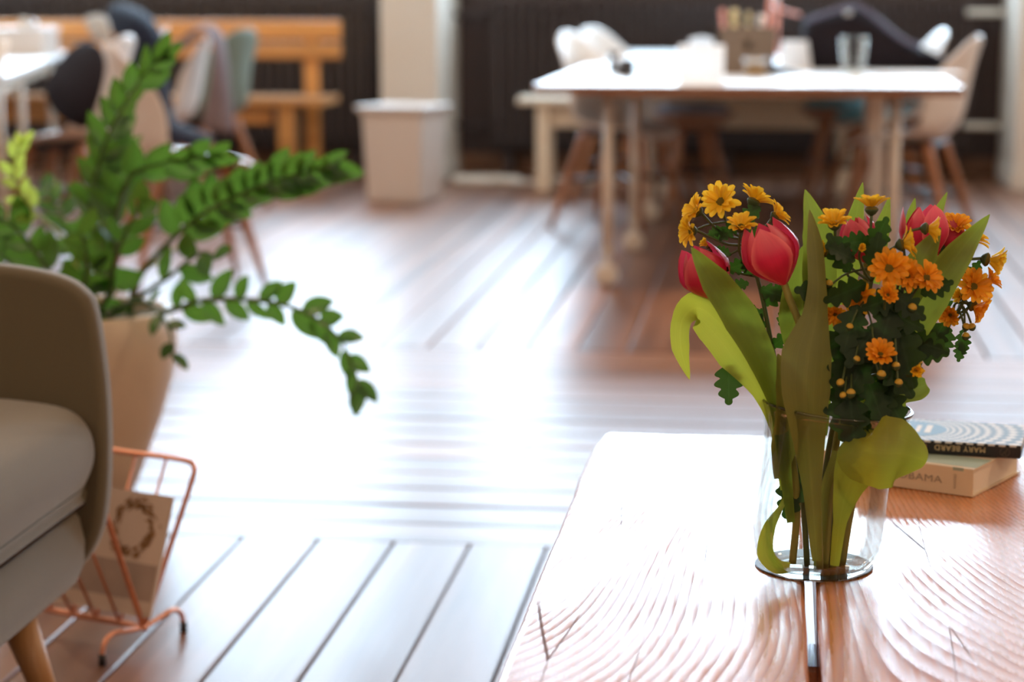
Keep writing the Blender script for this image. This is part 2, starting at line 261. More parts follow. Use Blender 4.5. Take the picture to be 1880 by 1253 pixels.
# ------------------------------------------------------------------ mesh helpers
class MB:
    def __init__(s): s.v = []; s.f = []; s.uv = []; s.mi = []
    def vert(s, p, uv=(0, 0)): s.v.append(V(p)); s.uv.append(uv); return len(s.v)-1
    def face(s, *i, m=0): s.f.append(tuple(i)); s.mi.append(m)
    def box(s, c, d, rz=0.0, rot=None, m=0):
        c = V(c); hx, hy, hz = d[0]/2, d[1]/2, d[2]/2
        q = rot if rot is not None else M.Rotation(rz, 3, 'Z')
        b = len(s.v)
        for dz in (-hz, hz):
            for dx, dy in ((-hx, -hy), (hx, -hy), (hx, hy), (-hx, hy)): s.vert(c + q @ V((dx, dy, dz)))
        for f in ((0, 3, 2, 1), (4, 5, 6, 7), (0, 1, 5, 4), (1, 2, 6, 5), (2, 3, 7, 6), (3, 0, 4, 7)): s.face(*[b+k for k in f], m=m)
        return s
    def tube(s, pts, rad, n=8, cap=True, smooth=0, closed=False, flat=1.0):
        pts = [V(p) for p in pts]; rad = list(rad) if hasattr(rad, '__len__') else [rad]*len(pts)
        if smooth:
            pts, rad = spline(pts, smooth, rad)
        b = len(s.v); k = len(pts); prev = None
        for i, p in enumerate(pts):
            if closed: t = (pts[(i+1) % k]-pts[i-1]).normalized()
            else: t = (pts[min(i+1, k-1)]-pts[max(i-1, 0)]).normalized()
            if prev is None:
                a = V((0, 0, 1)) if abs(t.z) < .9 else V((1, 0, 0)); nn = t.cross(a).normalized()
            else:
                nn = prev - t*prev.dot(t)
                nn = nn.normalized() if nn.length > 1e-6 else t.orthogonal().normalized()
            prev = nn; bb = t.cross(nn)
            for j in range(n):
                an = 2*PI*j/n; s.vert(p + nn*(math.cos(an)*rad[i]) + bb*(math.sin(an)*rad[i]*flat), (j/n, i/max(1, k-1)))
        for i in range(k if closed else k-1):
            i2 = (i+1) % k
            for j in range(n): s.face(b+i*n+j, b+i*n+(j+1) % n, b+i2*n+(j+1) % n, b+i2*n+j)
        if cap and not closed:
            s.face(*[b+j for j in range(n)][::-1]); s.face(*[b+(k-1)*n+j for j in range(n)])
        return s
    def lathe(s, prof, n=32, c=(0, 0, 0), fn=None, closed=False, cap=True):
        c = V(c); b = len(s.v); k = len(prof)
        for i, (r, z) in enumerate(prof):
            for j in range(n):
                a = 2*PI*j/n; p = V((r*math.cos(a), r*math.sin(a), z))
                if fn: p = fn(p)
                s.vert(c+p, (j/n, i/max(1, k-1)))
        for i in range(k if closed else k-1):
            for j in range(n): s.face(b+i*n+j, b+i*n+(j+1) % n, b+((i+1) % k)*n+(j+1) % n, b+((i+1) % k)*n+j)
        if not closed and cap:
            if prof[0][0] > 1e-6: s.face(*[b+j for j in range(n)][::-1])
            if prof[-1][0] > 1e-6: s.face(*[b+(k-1)*n+j for j in range(n)])
        return s
    def ball(s, c, r, n=10, k=7, sq=(1, 1, 1)):
        b = len(s.v); c = V(c)
        for i in range(k+1):
            th = PI*i/k
            for j in range(n):
                a = 2*PI*j/n; s.vert(c+V((r*math.sin(th)*math.cos(a)*sq[0], r*math.sin(th)*math.sin(a)*sq[1], r*math.cos(th)*sq[2])))
        for i in range(k):
            for j in range(n): s.face(b+i*n+j, b+(i+1)*n+j, b+(i+1)*n+(j+1) % n, b+i*n+(j+1) % n)
        return s
    def grid(s, rows, close=False):
        b = len(s.v); nr = len(rows); nc = len(rows[0])
        for i, r in enumerate(rows):
            for j, p in enumerate(r): s.vert(p, (j/(nc-1), i/(nr-1)))
        for i in range(nr-1):
            for j in range(nc-1): s.face(b+i*nc+j, b+i*nc+j+1, b+(i+1)*nc+j+1, b+(i+1)*nc+j)
        return s
    def prism(s, poly, d, m=0):                                 # poly: list of 3D points (planar), d: extrusion vector
        b = len(s.v); n = len(poly); d = V(d)
        for p in poly: s.vert(p)
        for p in poly: s.vert(V(p)+d)
        s.face(*[b+i for i in range(n)][::-1], m=m); s.face(*[b+n+i for i in range(n)], m=m)
        for i in range(n): s.face(b+i, b+(i+1) % n, b+n+(i+1) % n, b+n+i, m=m)
        return s
    def mesh(s, name, mats, smooth=False, inv=None):
        me = bpy.data.meshes.new(name)
        vs = [inv @ p for p in s.v] if inv is not None else s.v
        me.from_pydata([tuple(p) for p in vs], [], s.f)
        ul = me.uv_layers.new(name='UVMap')
        for lp in me.loops: ul.data[lp.index].uv = s.uv[lp.vertex_index]
        for mt in (mats if isinstance(mats, (list, tuple)) else [mats]): me.materials.append(mt)
        for i, pl in enumerate(me.polygons): pl.material_index = s.mi[i]; pl.use_smooth = smooth
        me.update()
        bm = bmesh.new(); bm.from_mesh(me); bmesh.ops.recalc_face_normals(bm, faces=bm.faces); bm.to_mesh(me); bm.free()
        return me
def spline(pts, n, rad=None):
    out = []; ro = []; k = len(pts)
    for i in range(k-1):
        p0, p1, p2, p3 = pts[max(i-1, 0)], pts[i], pts[i+1], pts[min(i+2, k-1)]
        for j in range(n):
            t = j/n; t2 = t*t; t3 = t2*t
            f = lambda a, b, c, d: .5*((2*b)+(c-a)*t+(2*a-5*b+4*c-d)*t2+(3*b-3*c+d-a)*t3)
            out.append(f(p0, p1, p2, p3))
            if rad is not None: ro.append(rad[i]*(1-t)+rad[i+1]*t)
    out.append(pts[-1])
    if rad is not None: ro.append(rad[-1]); return out, ro
    return out
def thing(name, label, cat, loc=(0, 0, 0), rz=0.0, group=None):
    o = bpy.data.objects.new(name, None); COL.objects.link(o); o.empty_display_size = .05
    o.location = loc; o.rotation_euler = (0, 0, rz); o['label'] = label; o['category'] = cat
    if group: o['group'] = group
    o.matrix_world = M.Translation(V(loc)) @ M.Rotation(rz, 4, 'Z')
    WM[o.name] = M.Translation(V(loc)) @ M.Rotation(rz, 4, 'Z')
    return o
WM = {}
def part(name, mb, mat, parent=None, smooth=False, world=True, bevel=0.0, label=None, sub=0, solid=0.0, seg=2):
    """one mesh object; with world=True the builder's points are world points and are brought into the parent's frame"""
    inv = WM[parent.name].inverted() if (parent is not None and world) else None
    if inv is None and parent is None and world and mb.v:
        c = sum(mb.v, V())/len(mb.v); zmin = min(p.z for p in mb.v); c = V((c.x, c.y, zmin))
        inv = M.Translation(-c)
        o = bpy.data.objects.new(name, mb.mesh(name, mat, smooth, inv)); o.location = c
        WM[o.name] = M.Translation(c)
    else:
        o = bpy.data.objects.new(name, mb.mesh(name, mat, smooth, inv))
        if parent is not None: o.parent = parent; WM[o.name] = WM[parent.name]
        else: WM[o.name] = M.Identity(4)
    COL.objects.link(o)
    if label: o['label'] = label
    if bevel:
        b = o.modifiers.new('bevel', 'BEVEL'); b.width = bevel; b.use_clamp_overlap = name not in ('arm', 'seat_cushion', 'base_frame'); b.segments = seg; b.limit_method = 'ANGLE'; b.angle_limit = R(40)
        for pl in o.data.polygons: pl.use_smooth = True
        wn = o.modifiers.new('wn', 'WEIGHTED_NORMAL'); wn.keep_sharp = True
    if solid: so = o.modifiers.new('solid', 'SOLIDIFY'); so.thickness = solid; so.offset = 0
    if sub: su = o.modifiers.new('sub', 'SUBSURF'); su.levels = sub; su.render_levels = sub
    return o
def tag(o, label, cat, group=None):
    o['label'] = label; o['category'] = cat
    if group: o['group'] = group
    return o
def struct(o): o['kind'] = 'structure'; return o
def dup(src, loc, rz, label, group=None):
    r = src.copy(); COL.objects.link(r); r.location = loc; r.rotation_euler = (0, 0, rz); r['label'] = label
    if group: r['group'] = group
    WM[r.name] = M.Translation(V(loc)) @ M.Rotation(rz, 4, 'Z')
    for ch in list(src.children):
        c = ch.copy(); COL.objects.link(c); c.parent = r
        for g in list(ch.children):
            d = g.copy(); COL.objects.link(d); d.parent = c
    return r

# ------------------------------------------------------------------ the room
X0, X1, Y0, Y1, ZC = -5.0, 3.6, -3.2, 12.40, 4.25
struct(part('floor', MB().box(((X0+X1)/2, (Y0+Y1)/2, -.075), (X1-X0+.4, Y1-Y0+.4, .1)), floor_under)); FLOOR = bpy.data.objects['floor']
def plank_mesh(length, width, axis):
    mb = MB(); g = .0025; w = width-2*g
    prof = [(-w/2, -.022), (-w/2, -.003), (-w/2+.004, -.0004), (-w/4, .0001), (0, .0002), (w/4, .0001), (w/2-.004, -.0004), (w/2, -.003), (w/2, -.022)]
    rows = []
    for t in (-length/2+g/2, length/2-g/2):
        rows.append([V((a, t, z)) if axis == 'Y' else V((t, a, z)) for a, z in prof])
    mb.grid(rows); n = len(prof)
    mb.face(*range(n)); mb.face(*range(n, 2*n))
    return mb
FW_ = {}
floor_wood_x = wood('floor_wood_cross', (.150, .066, .036), (.29, .135, .075), 'X', rough=.36, ring=9, bump=.18, fine=45, random_tone=.18)
def floor_plank(x, y, length, axis, width=.15):
    key = (round(length, 3), axis)
    if key not in FW_: FW_[key] = plank_mesh(length, width, axis).mesh('floor_plank', floor_wood if axis == 'Y' else floor_wood_x, False)
    o = bpy.data.objects.new('floor_plank', FW_[key]); COL.objects.link(o); o.parent = FLOOR
    o.location = V((x, y, rnd.uniform(-.0008, .0008))) - FLOOR.location
    tilt = R(rnd.gauss(0, .10)); o.rotation_euler = (0, tilt, 0) if axis == 'Y' else (tilt, 0, 0)
YA, YB = 3.95, 6.20                                              # the cross-laid band of boards lies between
k0 = math.ceil((X0+.866)/.15)
for k in range(k0-1, k0+60):
    x = -.866 + .15*(k+.5)
    if x < X0+.05 or x > X1-.05: continue
    floor_plank(x, (Y0+YA)/2, YA-Y0, 'Y'); floor_plank(x, (YB+Y1)/2, Y1-YB, 'Y')
for k in range(15):
    y = YA + .15*(k+.5)
    if k == 5: floor_plank((X0-.557)/2, y, -.557-X0, 'X'); floor_plank((X1-.557)/2, y, X1+.557, 'X')
    elif k == 10: floor_plank((X0-1.9)/2, y, -1.9-X0, 'X'); floor_plank((X1-1.9)/2, y, X1+1.9, 'X')
    else: floor_plank((X0+X1)/2, y, X1-X0, 'X')
struct(part('ceiling', MB().box(((X0+X1)/2, (Y0+Y1)/2, ZC+.1), (X1-X0+.6, Y1-Y0+.8, .2)), ceil_paint))
struct(part('wall_left', MB().box((X0-.1, (Y0+Y1)/2, ZC/2-.05), (.2, Y1-Y0+.4, ZC+.1)), white_wall))
struct(part('wall_right', MB().box((X1+.1, (Y0+Y1)/2, ZC/2-.05), (.2, Y1-Y0+.4, ZC+.1)), white_wall))
struct(part('wall_front', MB().box(((X0+X1)/2, Y0-.1, ZC/2-.05), (X1-X0+.4, .2, ZC+.1)), white_wall))
SILL, HEAD = 1.22, 3.30
struct(part('wall_back', MB().box(((X0+X1)/2, Y1+.2, SILL/2-.05), (X1-X0+.4, .4, SILL+.1)).box(((X0+X1)/2, Y1+.2, (HEAD+ZC)/2), (X1-X0+.4, .4, ZC-HEAD)), dark_wall))
struct(part('baseboard_back', MB().box(((X0+X1)/2, Y1-.012, .055), (X1-X0, .024, .11)), board_wood, bevel=.004))
# piers between the windows, standing proud of the wall
PIERS = [(-2.15, -1.83, 11.60), (1.28, 1.62, 11.60)]
for n, (a, b, yf) in enumerate(PIERS):
    o = struct(part('trim_%d' % (n+1), MB().box(((a+b)/2, (yf+Y1+.4)/2, ZC/2), (b-a, Y1+.4-yf, ZC)), white_wall, bevel=.012))
    part('pier_foot', MB().box(((a+b)/2, (yf+Y1)/2-.006, .05), (b-a+.024, Y1-yf+.012, .10)), white_wall, o, bevel=.004)
OPEN = [(X0, PIERS[0][0]), (PIERS[0][1], PIERS[1][0]), (PIERS[1][1], X1)]
for n, (a, b) in enumerate(OPEN):
    yg = Y1+.22; fr = MB(); t = .07
    fr.box(((a+b)/2, yg, SILL+t/2), (b-a, .09, t)).box(((a+b)/2, yg, HEAD-t/2), (b-a, .09, t))
    fr.box((a+t/2, yg, (SILL+HEAD)/2), (t, .09, HEAD-SILL-2*t)).box((b-t/2, yg, (SILL+HEAD)/2), (t, .09, HEAD-SILL-2*t))
    wo = struct(part('window_%d' % (n+1), fr, frame_paint, bevel=.006))
    nb = max(2, round((b-a)/.95)); zt = 2.58
    cuts = [a+t+(b-a-2*t)*i/nb for i in range(nb+1)]
    for i in range(1, nb): part('mullion', MB().box((cuts[i], yg, (SILL+HEAD)/2), (.05, .07, HEAD-SILL-2*t)), frame_paint, wo, bevel=.005)
    for i in range(nb):
        l, r = cuts[i]+(.025 if i else 0), cuts[i+1]-(.025 if i < nb-1 else 0)
        part('transom', MB().box(((l+r)/2, yg, zt), (r-l, .06, .08)), frame_paint, wo, bevel=.005)
        for z0, z1 in ((SILL+t, zt-.04), (zt+.04, HEAD-t)):
            part('pane', MB().box(((l+r)/2, yg, (z0+z1)/2), (r-l, .006, z1-z0)), pane_glass, wo)
    part('window_sill', MB().box(((a+b)/2, Y1+.06, SILL+.015), (b-a-.02, .28, .03)), frame_paint, wo, bevel=.006)
    ld = bpy.data.lights.new('window_daylight', 'AREA'); ld.shape = 'RECTANGLE'; ld.size = b-a; ld.size_y = HEAD-SILL; ld.energy = 1
    ld.cycles.is_portal = True
    lo = bpy.data.objects.new('window_daylight', ld); COL.objects.link(lo); lo.location = ((a+b)/2, Y1+.30, (SILL+HEAD)/2); lo.rotation_euler = (-PI/2, 0, 0)

# added warm fill lamps, unseen above the frame: enamel dish, cord and light
def fill_lamp(x, y, label):
    z = 3.25
    t = thing('fill_lamp', label, 'lamp', (x, y, z))
    part('shade', MB().lathe([(.30, 0), (.295, .03), (.22, .12), (.06, .20), (.05, .26), (.0, .26)], 28, cap=False), lampshade, t, smooth=True, world=False, solid=.006)
    part('cord', MB().tube([(0, 0, .25), (0, 0, ZC-z)], .006, 6), black_plastic, t, world=False)
    part('canopy', MB().lathe([(.0, ZC-z-.04), (.05, ZC-z-.03), (.06, ZC-z)], 16), lampshade, t, world=False)
    ld = bpy.data.lights.new('fill_light', 'AREA'); ld.shape = 'DISK'; ld.size = .5; ld.energy = FILL_W; ld.color = FILL_COL
    lo = bpy.data.objects.new('fill_light', ld); COL.objects.link(lo); lo.parent = t; lo.location = (0, 0, .01)
for x, y, lb in ((-3.4, -.8, 'over the sofa corner behind the camera'), (-.6, -1.6, 'straight behind the camera'), (2.2, -.8, 'right behind the camera'), (-3.4, 3.4, 'left above the sofa and plant'),
                 (2.4, 3.4, 'right beyond the coffee table'), (-3.2, 7.4, 'above the white table at the left'), (-.4, 7.0, 'above the front of the long worktable'), (2.2, 7.4, 'right of the long worktable')):
    fill_lamp(x, y, 'added fill lamp in a dark enamel dish, high out of frame, '+lb)

# ------------------------------------------------------------------ radiators under the windows
def radiator(a, b, label):
    n = int((b-a)/.06); y = Y1-.13
    t = thing('radiator', label, 'radiator', ((a+b)/2, y, .12), group=None)
    me = None
    for i in range(n):
        x = a+(i+.5)*(b-a)/n
        if me is None:
            m = MB()
            m.box((0, -.055, .40), (.038, .03, .80)).box((0, .02, .40), (.03, .06, .80)).box((0, 0, .02), (.05, .14, .05)).box((0, 0, .80), (.05, .14, .05))
            me = m.mesh('radiator_column', rad_paint)
        o = bpy.data.objects.new('radiator_column', me); COL.objects.link(o); o.parent = t; o.location = (x-(a+b)/2, 0, .04)
    part('header_pipe', MB().tube([(a, y, .90), (b, y, .90)], .022, 10), rad_paint, t, smooth=True)
    part('return_pipe', MB().tube([(a, y, .20), (b, y, .20)], .022, 10), rad_paint, t, smooth=True)
    for x in (a+.1, (a+b)/2, b-.1): part('foot', MB().box((x, y, .06), (.05, .12, .12)), rad_paint, t, bevel=.004)
    return t
radiator(-4.9, -2.32, 'long dark brown column radiator under the window behind the wooden bench')
rr_ = radiator(-1.62, 1.12, 'long dark brown column radiator under the window behind the white worktable')
for z in (.93, .30):
    part('supply_pipe', MB().tube([(1.06, 12.20, z), (1.29, 12.20, z)], .02, 10).tube([(1.10, 12.06, z+.005), (1.10, 12.20, z+.005)], .016, 8), white_metal, rr_, smooth=True, label='cream painted pipe')
    part('supply_pipe', MB().tube([(-1.84, 12.27, z-.02), (-1.58, 12.27, z-.02)], .018, 10), rad_paint, rr_, smooth=True)

# ------------------------------------------------------------------ chairs
def shell_mesh(width=1.0):
    prof = [(.225, .415), (.205, .445), (.12, .452), (0, .442), (-.10, .440), (-.175, .462), (-.218, .52), (-.240, .60), (-.258, .71), (-.280, .81), (-.296, .88)]
    half = [.17, .205, .232, .240, .240, .236, .233, .228, .215, .188, .120]
    side_up = [.0, .0, .012, .03, .05, .06, .05, .02, .0, .0, .0]
    side_fw = [-.05, -.03, 0, 0, .01, .04, .09, .11, .10, .06, .015]
    rows = []
    for (y, z), h, u, f in zip(prof, half, side_up, side_fw):
        r = []
        for j in range(9):
            s = (j-4)/4; r.append(V((s*h*width, y+f*abs(s)**2.2, z+u*s*s - (.035*abs(s)**3 if z > .8 else 0))))
        rows.append(r)
    mb = MB().grid(rows); return mb
def cushion_mesh(r=.19, h=.045):
    return MB().lathe([(0, 0), (r*.9, 0), (r, h*.35), (r*.97, h*.8), (r*.8, h), (0, h*1.08)], 20)
def make_chair(label, mat=shell_mat, cushion=None, loc=(0, 0, 0), rz=0.0, group=None):
    t = thing('shell_chair', label, 'chair', loc, rz, group)
    part('seat_shell', shell_mesh(), mat, t, smooth=True, world=False, solid=.014, sub=1)
    for sx in (-1, 1):
        for sy in (-1, 1):
            part('leg', MB().tube([(sx*.12, sy*.11-.02, .435), (sx*.155, sy*.17-.02, .25), (sx*.215, sy*.235-.02, 0)], [.021, .019, .0105], 10, smooth=3), leg_wood, t, smooth=True, world=False)
    cr = MB()
    for sx in (-1, 1):
        cr.tube([(sx*.165, -.20, .215), (0, -.02, .235), (-sx*.165, .16, .215)], .0085, 8, smooth=3)
    part('cross_brace', cr, black_metal, t, smooth=True, world=False)
    part('seat_mount', MB().box((0, -.02, .425), (.26, .24, .018)), black_metal, t, world=False, bevel=.004)
    if cushion: part('seat_cushion', MB().lathe([(0, 0), (.17, 0), (.19, .015), (.185, .035), (.15, .045), (0, .048)], 20, c=(0, .02, .452)), cushion, t, smooth=True, world=False)
    return t
def make_stool(label, cush, loc, rz=0.0):
    t = thing('stool', label, 'stool', loc, rz)
    part('seat', MB().lathe([(0, .40), (.07, .395), (.15, .42), (.205, .475), (.21, .485), (.19, .487), (.1, .455), (0, .45)], 26), brown_shell, t, smooth=True, world=False)
    part('seat_cushion', MB().lathe([(0, .465), (.16, .475), (.175, .495), (.165, .52), (.10, .53), (0, .53)], 24), cush, t, smooth=True, world=False)
    for i in range(4):
        a = PI/4+i*PI/2; c, s = math.cos(a), math.sin(a)
        part('leg', MB().tube([(c*.10, s*.10, .41), (c*.17, s*.17, .2), (c*.24, s*.24, 0)], [.022, .019, .011], 10, smooth=3), leg_wood, t, smooth=True, world=False)
    part('brace', MB().tube([(math.cos(a)*.165, math.sin(a)*.165, .215) for a in [2*PI*i/20 for i in range(20)]], .007, 6, closed=True), black_metal, t, smooth=True, world=False)
    return t

# ------------------------------------------------------------------ long worktable on castors
TX0, TX1, TY0, TY1, TZ = -.835, .645, 7.42, 11.75, .73
wt = thing('worktable', 'long white topped worktable on white castor trestles, covered with office things', 'table', ((TX0+TX1)/2, (TY0+TY1)/2, 0))
part('tabletop', MB().box(((TX0+TX1)/2, (TY0+TY1)/2, TZ-.003), (TX1-TX0, TY1-TY0, .006)), laminate, wt)
part('tabletop_edge', MB().box(((TX0+TX1)/2, (TY0+TY1)/2, TZ-.019), (TX1-TX0-.002, TY1-TY0-.002, .026)), ply, wt, label='brown plywood core of the tabletop')
for (yl) in (7.62, 8.64, 9.83, 11.0):
    tr_ = MB(); xl, xr = -.585+.03*(yl > 8), .43
    part('trestle_beam', MB().box(((xl+xr)/2, yl+.03, TZ-.042), (xr-xl+.04, .03, .018)), white_metal, wt, bevel=.004)
    for x in (xl, xr):
        lg = part('trestle_leg', MB().tube([(x, yl, TZ-.033), (x, yl, .115)], .019 if yl < 8 else .017, 12), white_metal, wt, smooth=True)
        part('castor_fork', MB().box((x, yl+.004, .080), (.022, .005, .09)).box((x, yl-.006, .124), (.04, .04, .008)), white_metal, lg)
        wh = MB(); c = V((x-.013*0, yl-.018, .042))
        for k, (rr, xx) in enumerate(((.030, -.014), (.040, -.012), (.042, 0), (.040, .012), (.030, .014))): pass
        ring = [(.0, -.015), (.030, -.015), (.040, -.012), (.042, 0), (.040, .012), (.030, .015), (0, .015)]
        wh.lathe(ring, 22, c=c, fn=lambda p: V((p.x, p.z, p.y)))
        part('castor_wheel', wh, white_metal, lg, smooth=True)
for y in (7.9, 8.2):   # slim hanging rods of the cable basket on the right side
    part('basket_rod', MB().tube([(.37, y, TZ-.04), (.385, y+.02, .12)], .007, 8), white_metal, wt, smooth=True)
part('cable_tray', MB().box((.37, 8.05, .62), (.05, .5, .15)), white_metal, wt, bevel=.005)

make_chair('white shell chair nearest at the left side of the white worktable', loc=(-.66, 9.5, 0), rz=-PI/2-.42)
c2 = make_chair('white shell chair half hidden behind the nearest one left of the worktable', loc=(-.66, 10.5, 0), rz=-PI/2-.55)
make_chair('white shell chair nearest at the right end of the worktable, seen from its side', loc=(.545, 8.96, 0), rz=PI/2-.35)
make_chair('white shell chair with a teal seat pad behind the right-hand worktable chair', cushion=teal, loc=(.50, 10.17, 0), rz=PI/2+.2)
make_stool('brown seated wooden stool with blue-grey pad under the left of the worktable', bluegrey, (-.38, 10.12, 0), .3)
make_stool('brown seated wooden stool with bright teal pad under the right of the worktable', teal, (.33, 10.72, 0), .1)

# white wooden bench along the radiator behind the worktable
bn = thing('bench', 'pale cream wooden bench along the radiator behind the worktable', 'bench', (-.5, 11.35, 0))
part('seat_board', MB().box((-.42, 11.36, .475), (1.85, .34, .036)), pale_wood, bn, bevel=.006)
part('apron', MB().box((-.42, 11.27, .395), (1.60, .025, .12)), pale_wood, bn, bevel=.004)
for x in (-1.21, .37):
    for y in (11.25, 11.47): part('leg', MB().box((x, y, .228), (.07, .05, .456)), pale_wood, bn, bevel=.005)

# waste bin in front of the pier
bnp = PZ(735, 372); bt = thing('waste_bin', 'white square waste bin with flat lid in front of the white pier', 'bin', (-1.85, 10.62, 0), R(-14))
def tapered(h, a0, a1, z0=0.0, dy=1.0):
    m = MB(); b = len(m.v)
    for z, a in ((z0, a0), (z0+h, a1)):
        for sx, sy in ((-1, -1), (1, -1), (1, 1), (-1, 1)): m.vert((sx*a, sy*a*dy, z))
    for f in ((0, 3, 2, 1), (4, 5, 6, 7), (0, 1, 5, 4), (1, 2, 6, 5), (2, 3, 7, 6), (3, 0, 4, 7)): m.face(*f)
    return m
white_plastic = plain('white_plastic', (.72, .65, .60), .35, noise=.04, scale=10)
part('body', tapered(.455, .145, .165), white_plastic, bt, world=False, bevel=.015)
part('lid', tapered(.03, .185, .19, .455), white_plastic, bt, world=False, bevel=.008)
part('lid_rim', tapered(.012, .172, .172, .445), white_plastic, bt, world=False, bevel=.003)
cb = MB(); pts = []
for i in range(26):
    a = i*.62; r = .10+.05*math.sin(i*.9); pts.append(V((-1.56+.13*math.cos(a)*1.4, 11.62+.09*math.sin(a), .012+.0006*i)))
pts += [V((-1.35, 11.55, .014)), V((-1.18, 11.75, .014)), V((-.9, 11.7, .014)), V((-.7, 11.95, .014))]
tag(part('cable', cb.tube(pts, .012, 6, smooth=3), white_metal, smooth=True), 'cream cable lying coiled on the floor beside the white pier', 'cable')

# ------------------------------------------------------------------ things on the worktable
def on(x, y, z=TZ): return PZ(x, y, z)
p = on(1150, 141)
t = thing('mug', 'small black mug at the front left of the white worktable', 'mug', p)
part('body', MB().lathe([(0, 0), (.025, 0), (.030, .006), (.032, .040), (.031, .066), (.028, .066), (.027, .01), (0, .008)], 22), black_plastic, t, smooth=True, world=False)
part('handle', MB().tube([(.030, 0, .052), (.048, 0, .048), (.050, 0, .026), (.031, 0, .016)], .0035, 8, smooth=4), black_plastic, t, smooth=True, world=False)
p = PZ(1130, 135, TZ)
t = thing('tape_dispenser', 'black desk tape dispenser with a pale roll, behind the black mug', 'tape dispenser', p, .2)
part('body', MB().prism([(-.024, 0, 0), (.030, 0, 0), (.030, 0, .02), (.006, 0, .03), (.020, 0, .085), (-.022, 0, .09)], (0, .03, 0)), black_plastic, t, world=False, bevel=.004)
part('tape_roll', MB().lathe([(.010, -.008), (.023, -.008), (.023, .008), (.010, .008)], 20, closed=True, c=(.018, -.010, .052), fn=lambda q: V((q.x, q.z, q.y))), paper_white, t, smooth=False, world=False, label='pale tape roll')
p = PZ(1286, 150, TZ)
t = thing('tissue_box', 'overexposed white tissue box standing on the middle of the worktable', 'box', p)
part('carton', MB().box((0, .04, .065), (.165, .10, .13)), paper_thin, t, world=False, bevel=.004)
tis = []
for i in range(6):
    tis.append([V((-.045+.09*j/6, .04+.012*math.sin(j*2.1+i), .128+.035*i/5*(1-.25*abs(j-3)/3)+.004*math.sin(3*j))) for j in range(7)])
part('tissue', MB().grid(tis), paper_thin, t, smooth=True, world=False, solid=.002)
# organizer with stationery
p = PZ(1372, 137, TZ); ox, oy = p.x, p.y+.06
t = thing('desk_organizer', 'grey-brown board desk organizer with a round hole, full of stationery', 'organizer', (ox, oy, TZ))
om = MB(); hw, hh = .105, .185; poly = []
front = [(-.098, 0), (.098, 0), (.112, hh), (-.112, hh)]
for side, yy in ((0, -.05), (1, .05)):
    # board with a round hole: ring of quads between the outline and the hole
    n = 24; b = len(om.v); hc = (0, .115); hr = .018
    for th in (0, .006):
        for j in range(n):
            a = 2*PI*j/n; d = V((math.cos(a), math.sin(a)))
            om.vert((hc[0]+hr*d.x, yy+th, hc[1]+hr*d.y))
            tx = ((.105 if d.x > 0 else -.105)-hc[0])/d.x if abs(d.x) > 1e-6 else 1e9
            tz = ((hh if d.y > 0 else 0)-hc[1])/d.y if abs(d.y) > 1e-6 else 1e9
            q = min(tx, tz); X = d.x*q; Z_ = hc[1]+d.y*q; X *= 1+(Z_/hh-.5)*.13
            om.vert((X, yy+th, Z_))
    for j in range(n):
        j2 = (j+1) % n
        om.face(b+2*j, b+2*j2, b+2*j2+1, b+2*j+1); om.face(b+2*n+2*j, b+2*n+2*j+1, b+2*n+2*j2+1, b+2*n+2*j2)
        om.face(b+2*j, b+2*n+2*j, b+2*n+2*j2, b+2*j2); om.face(b+2*j+1, b+2*j2+1, b+2*n+2*j2+1, b+2*n+2*j+1)
om.box((0, 0, .004), (.19, .095, .008))
for sx in (-1, 1): om.box((sx*.105, 0, hh/2), (.006, .10, hh), rot=M.Rotation(sx*.075, 3, 'Y'))
part('board_body', om, kraft, t, world=False)
part('divider', MB().box((0, 0, .09), (.18, .004, .165)), kraft, t, world=False)
def pen(x, y, h, lean, mat, label, r=.005, name='pen', cat='pen'):
    t = thing(name, label, cat, (ox+x, oy+y, TZ+.010)); top = V((lean, .01, h))
    part('barrel', MB().tube([(0, 0, 0), tuple(top)], r, 8), mat, t, smooth=True, world=False)
    part('cap', MB().tube([tuple(top*.86), tuple(top*1.03)], [r*1.25, r*1.1], 8), mat, t, smooth=True, world=False)
yel = plain('pale_yellow_plastic', (.70, .60, .30), .4, noise=.1, scale=20)
pen(-.085, .02, .235, -.018, pink, 'salmon pen at the left end of the grey-brown organizer', .009)
pen(-.05, -.02, .235, -.006, yel, 'pale yellow marker second from the left in the organizer', .013, 'marker', 'marker')
pen(-.01, .02, .225, .01, yel, 'pale yellow pencil in the middle of the organizer', .007, 'pencil', 'pencil')
pen(.03, -.02, .215, .02, paper_white, 'white marker right of the middle of the organizer', .012, 'marker', 'marker')
pen(.055, .022, .28, .03, pink, 'tall salmon ruler-like rod leaning right in the organizer', .009, 'rod', 'rod')
pen(.08, -.02, .25, .035, pink, 'shorter salmon pen leaning right in the organizer', .008)
# small salmon desk lamp right of the organizer
p = PZ(1424, 100, TZ)
t = thing('desk_lamp', 'small salmon pink jointed desk lamp behind the organizer', 'lamp', p)
part('base', MB().lathe([(0, 0), (.055, 0), (.055, .012), (.012, .02), (0, .02)], 24), pink, t, smooth=True, world=False)
part('post', MB().tube([(0, 0, .015), (.005, 0, .19), (.0, 0, .30)], .011, 10), pink, t, smooth=True, world=False)
part('arm', MB().tube([(0, 0, .235), (.06, 0, .215), (.12, -.01, .20)], .008, 8), pink, t, smooth=True, world=False)
part('head', MB().lathe([(0, .30), (.022, .30), (.034, .33), (.030, .355), (0, .365)], 20, c=(-.012, 0, -.012)), paper_white, t, smooth=True, world=False, label='white lamp head')
part('joint', MB().ball((0, 0, .235), .018), steel, t, smooth=True, world=False)
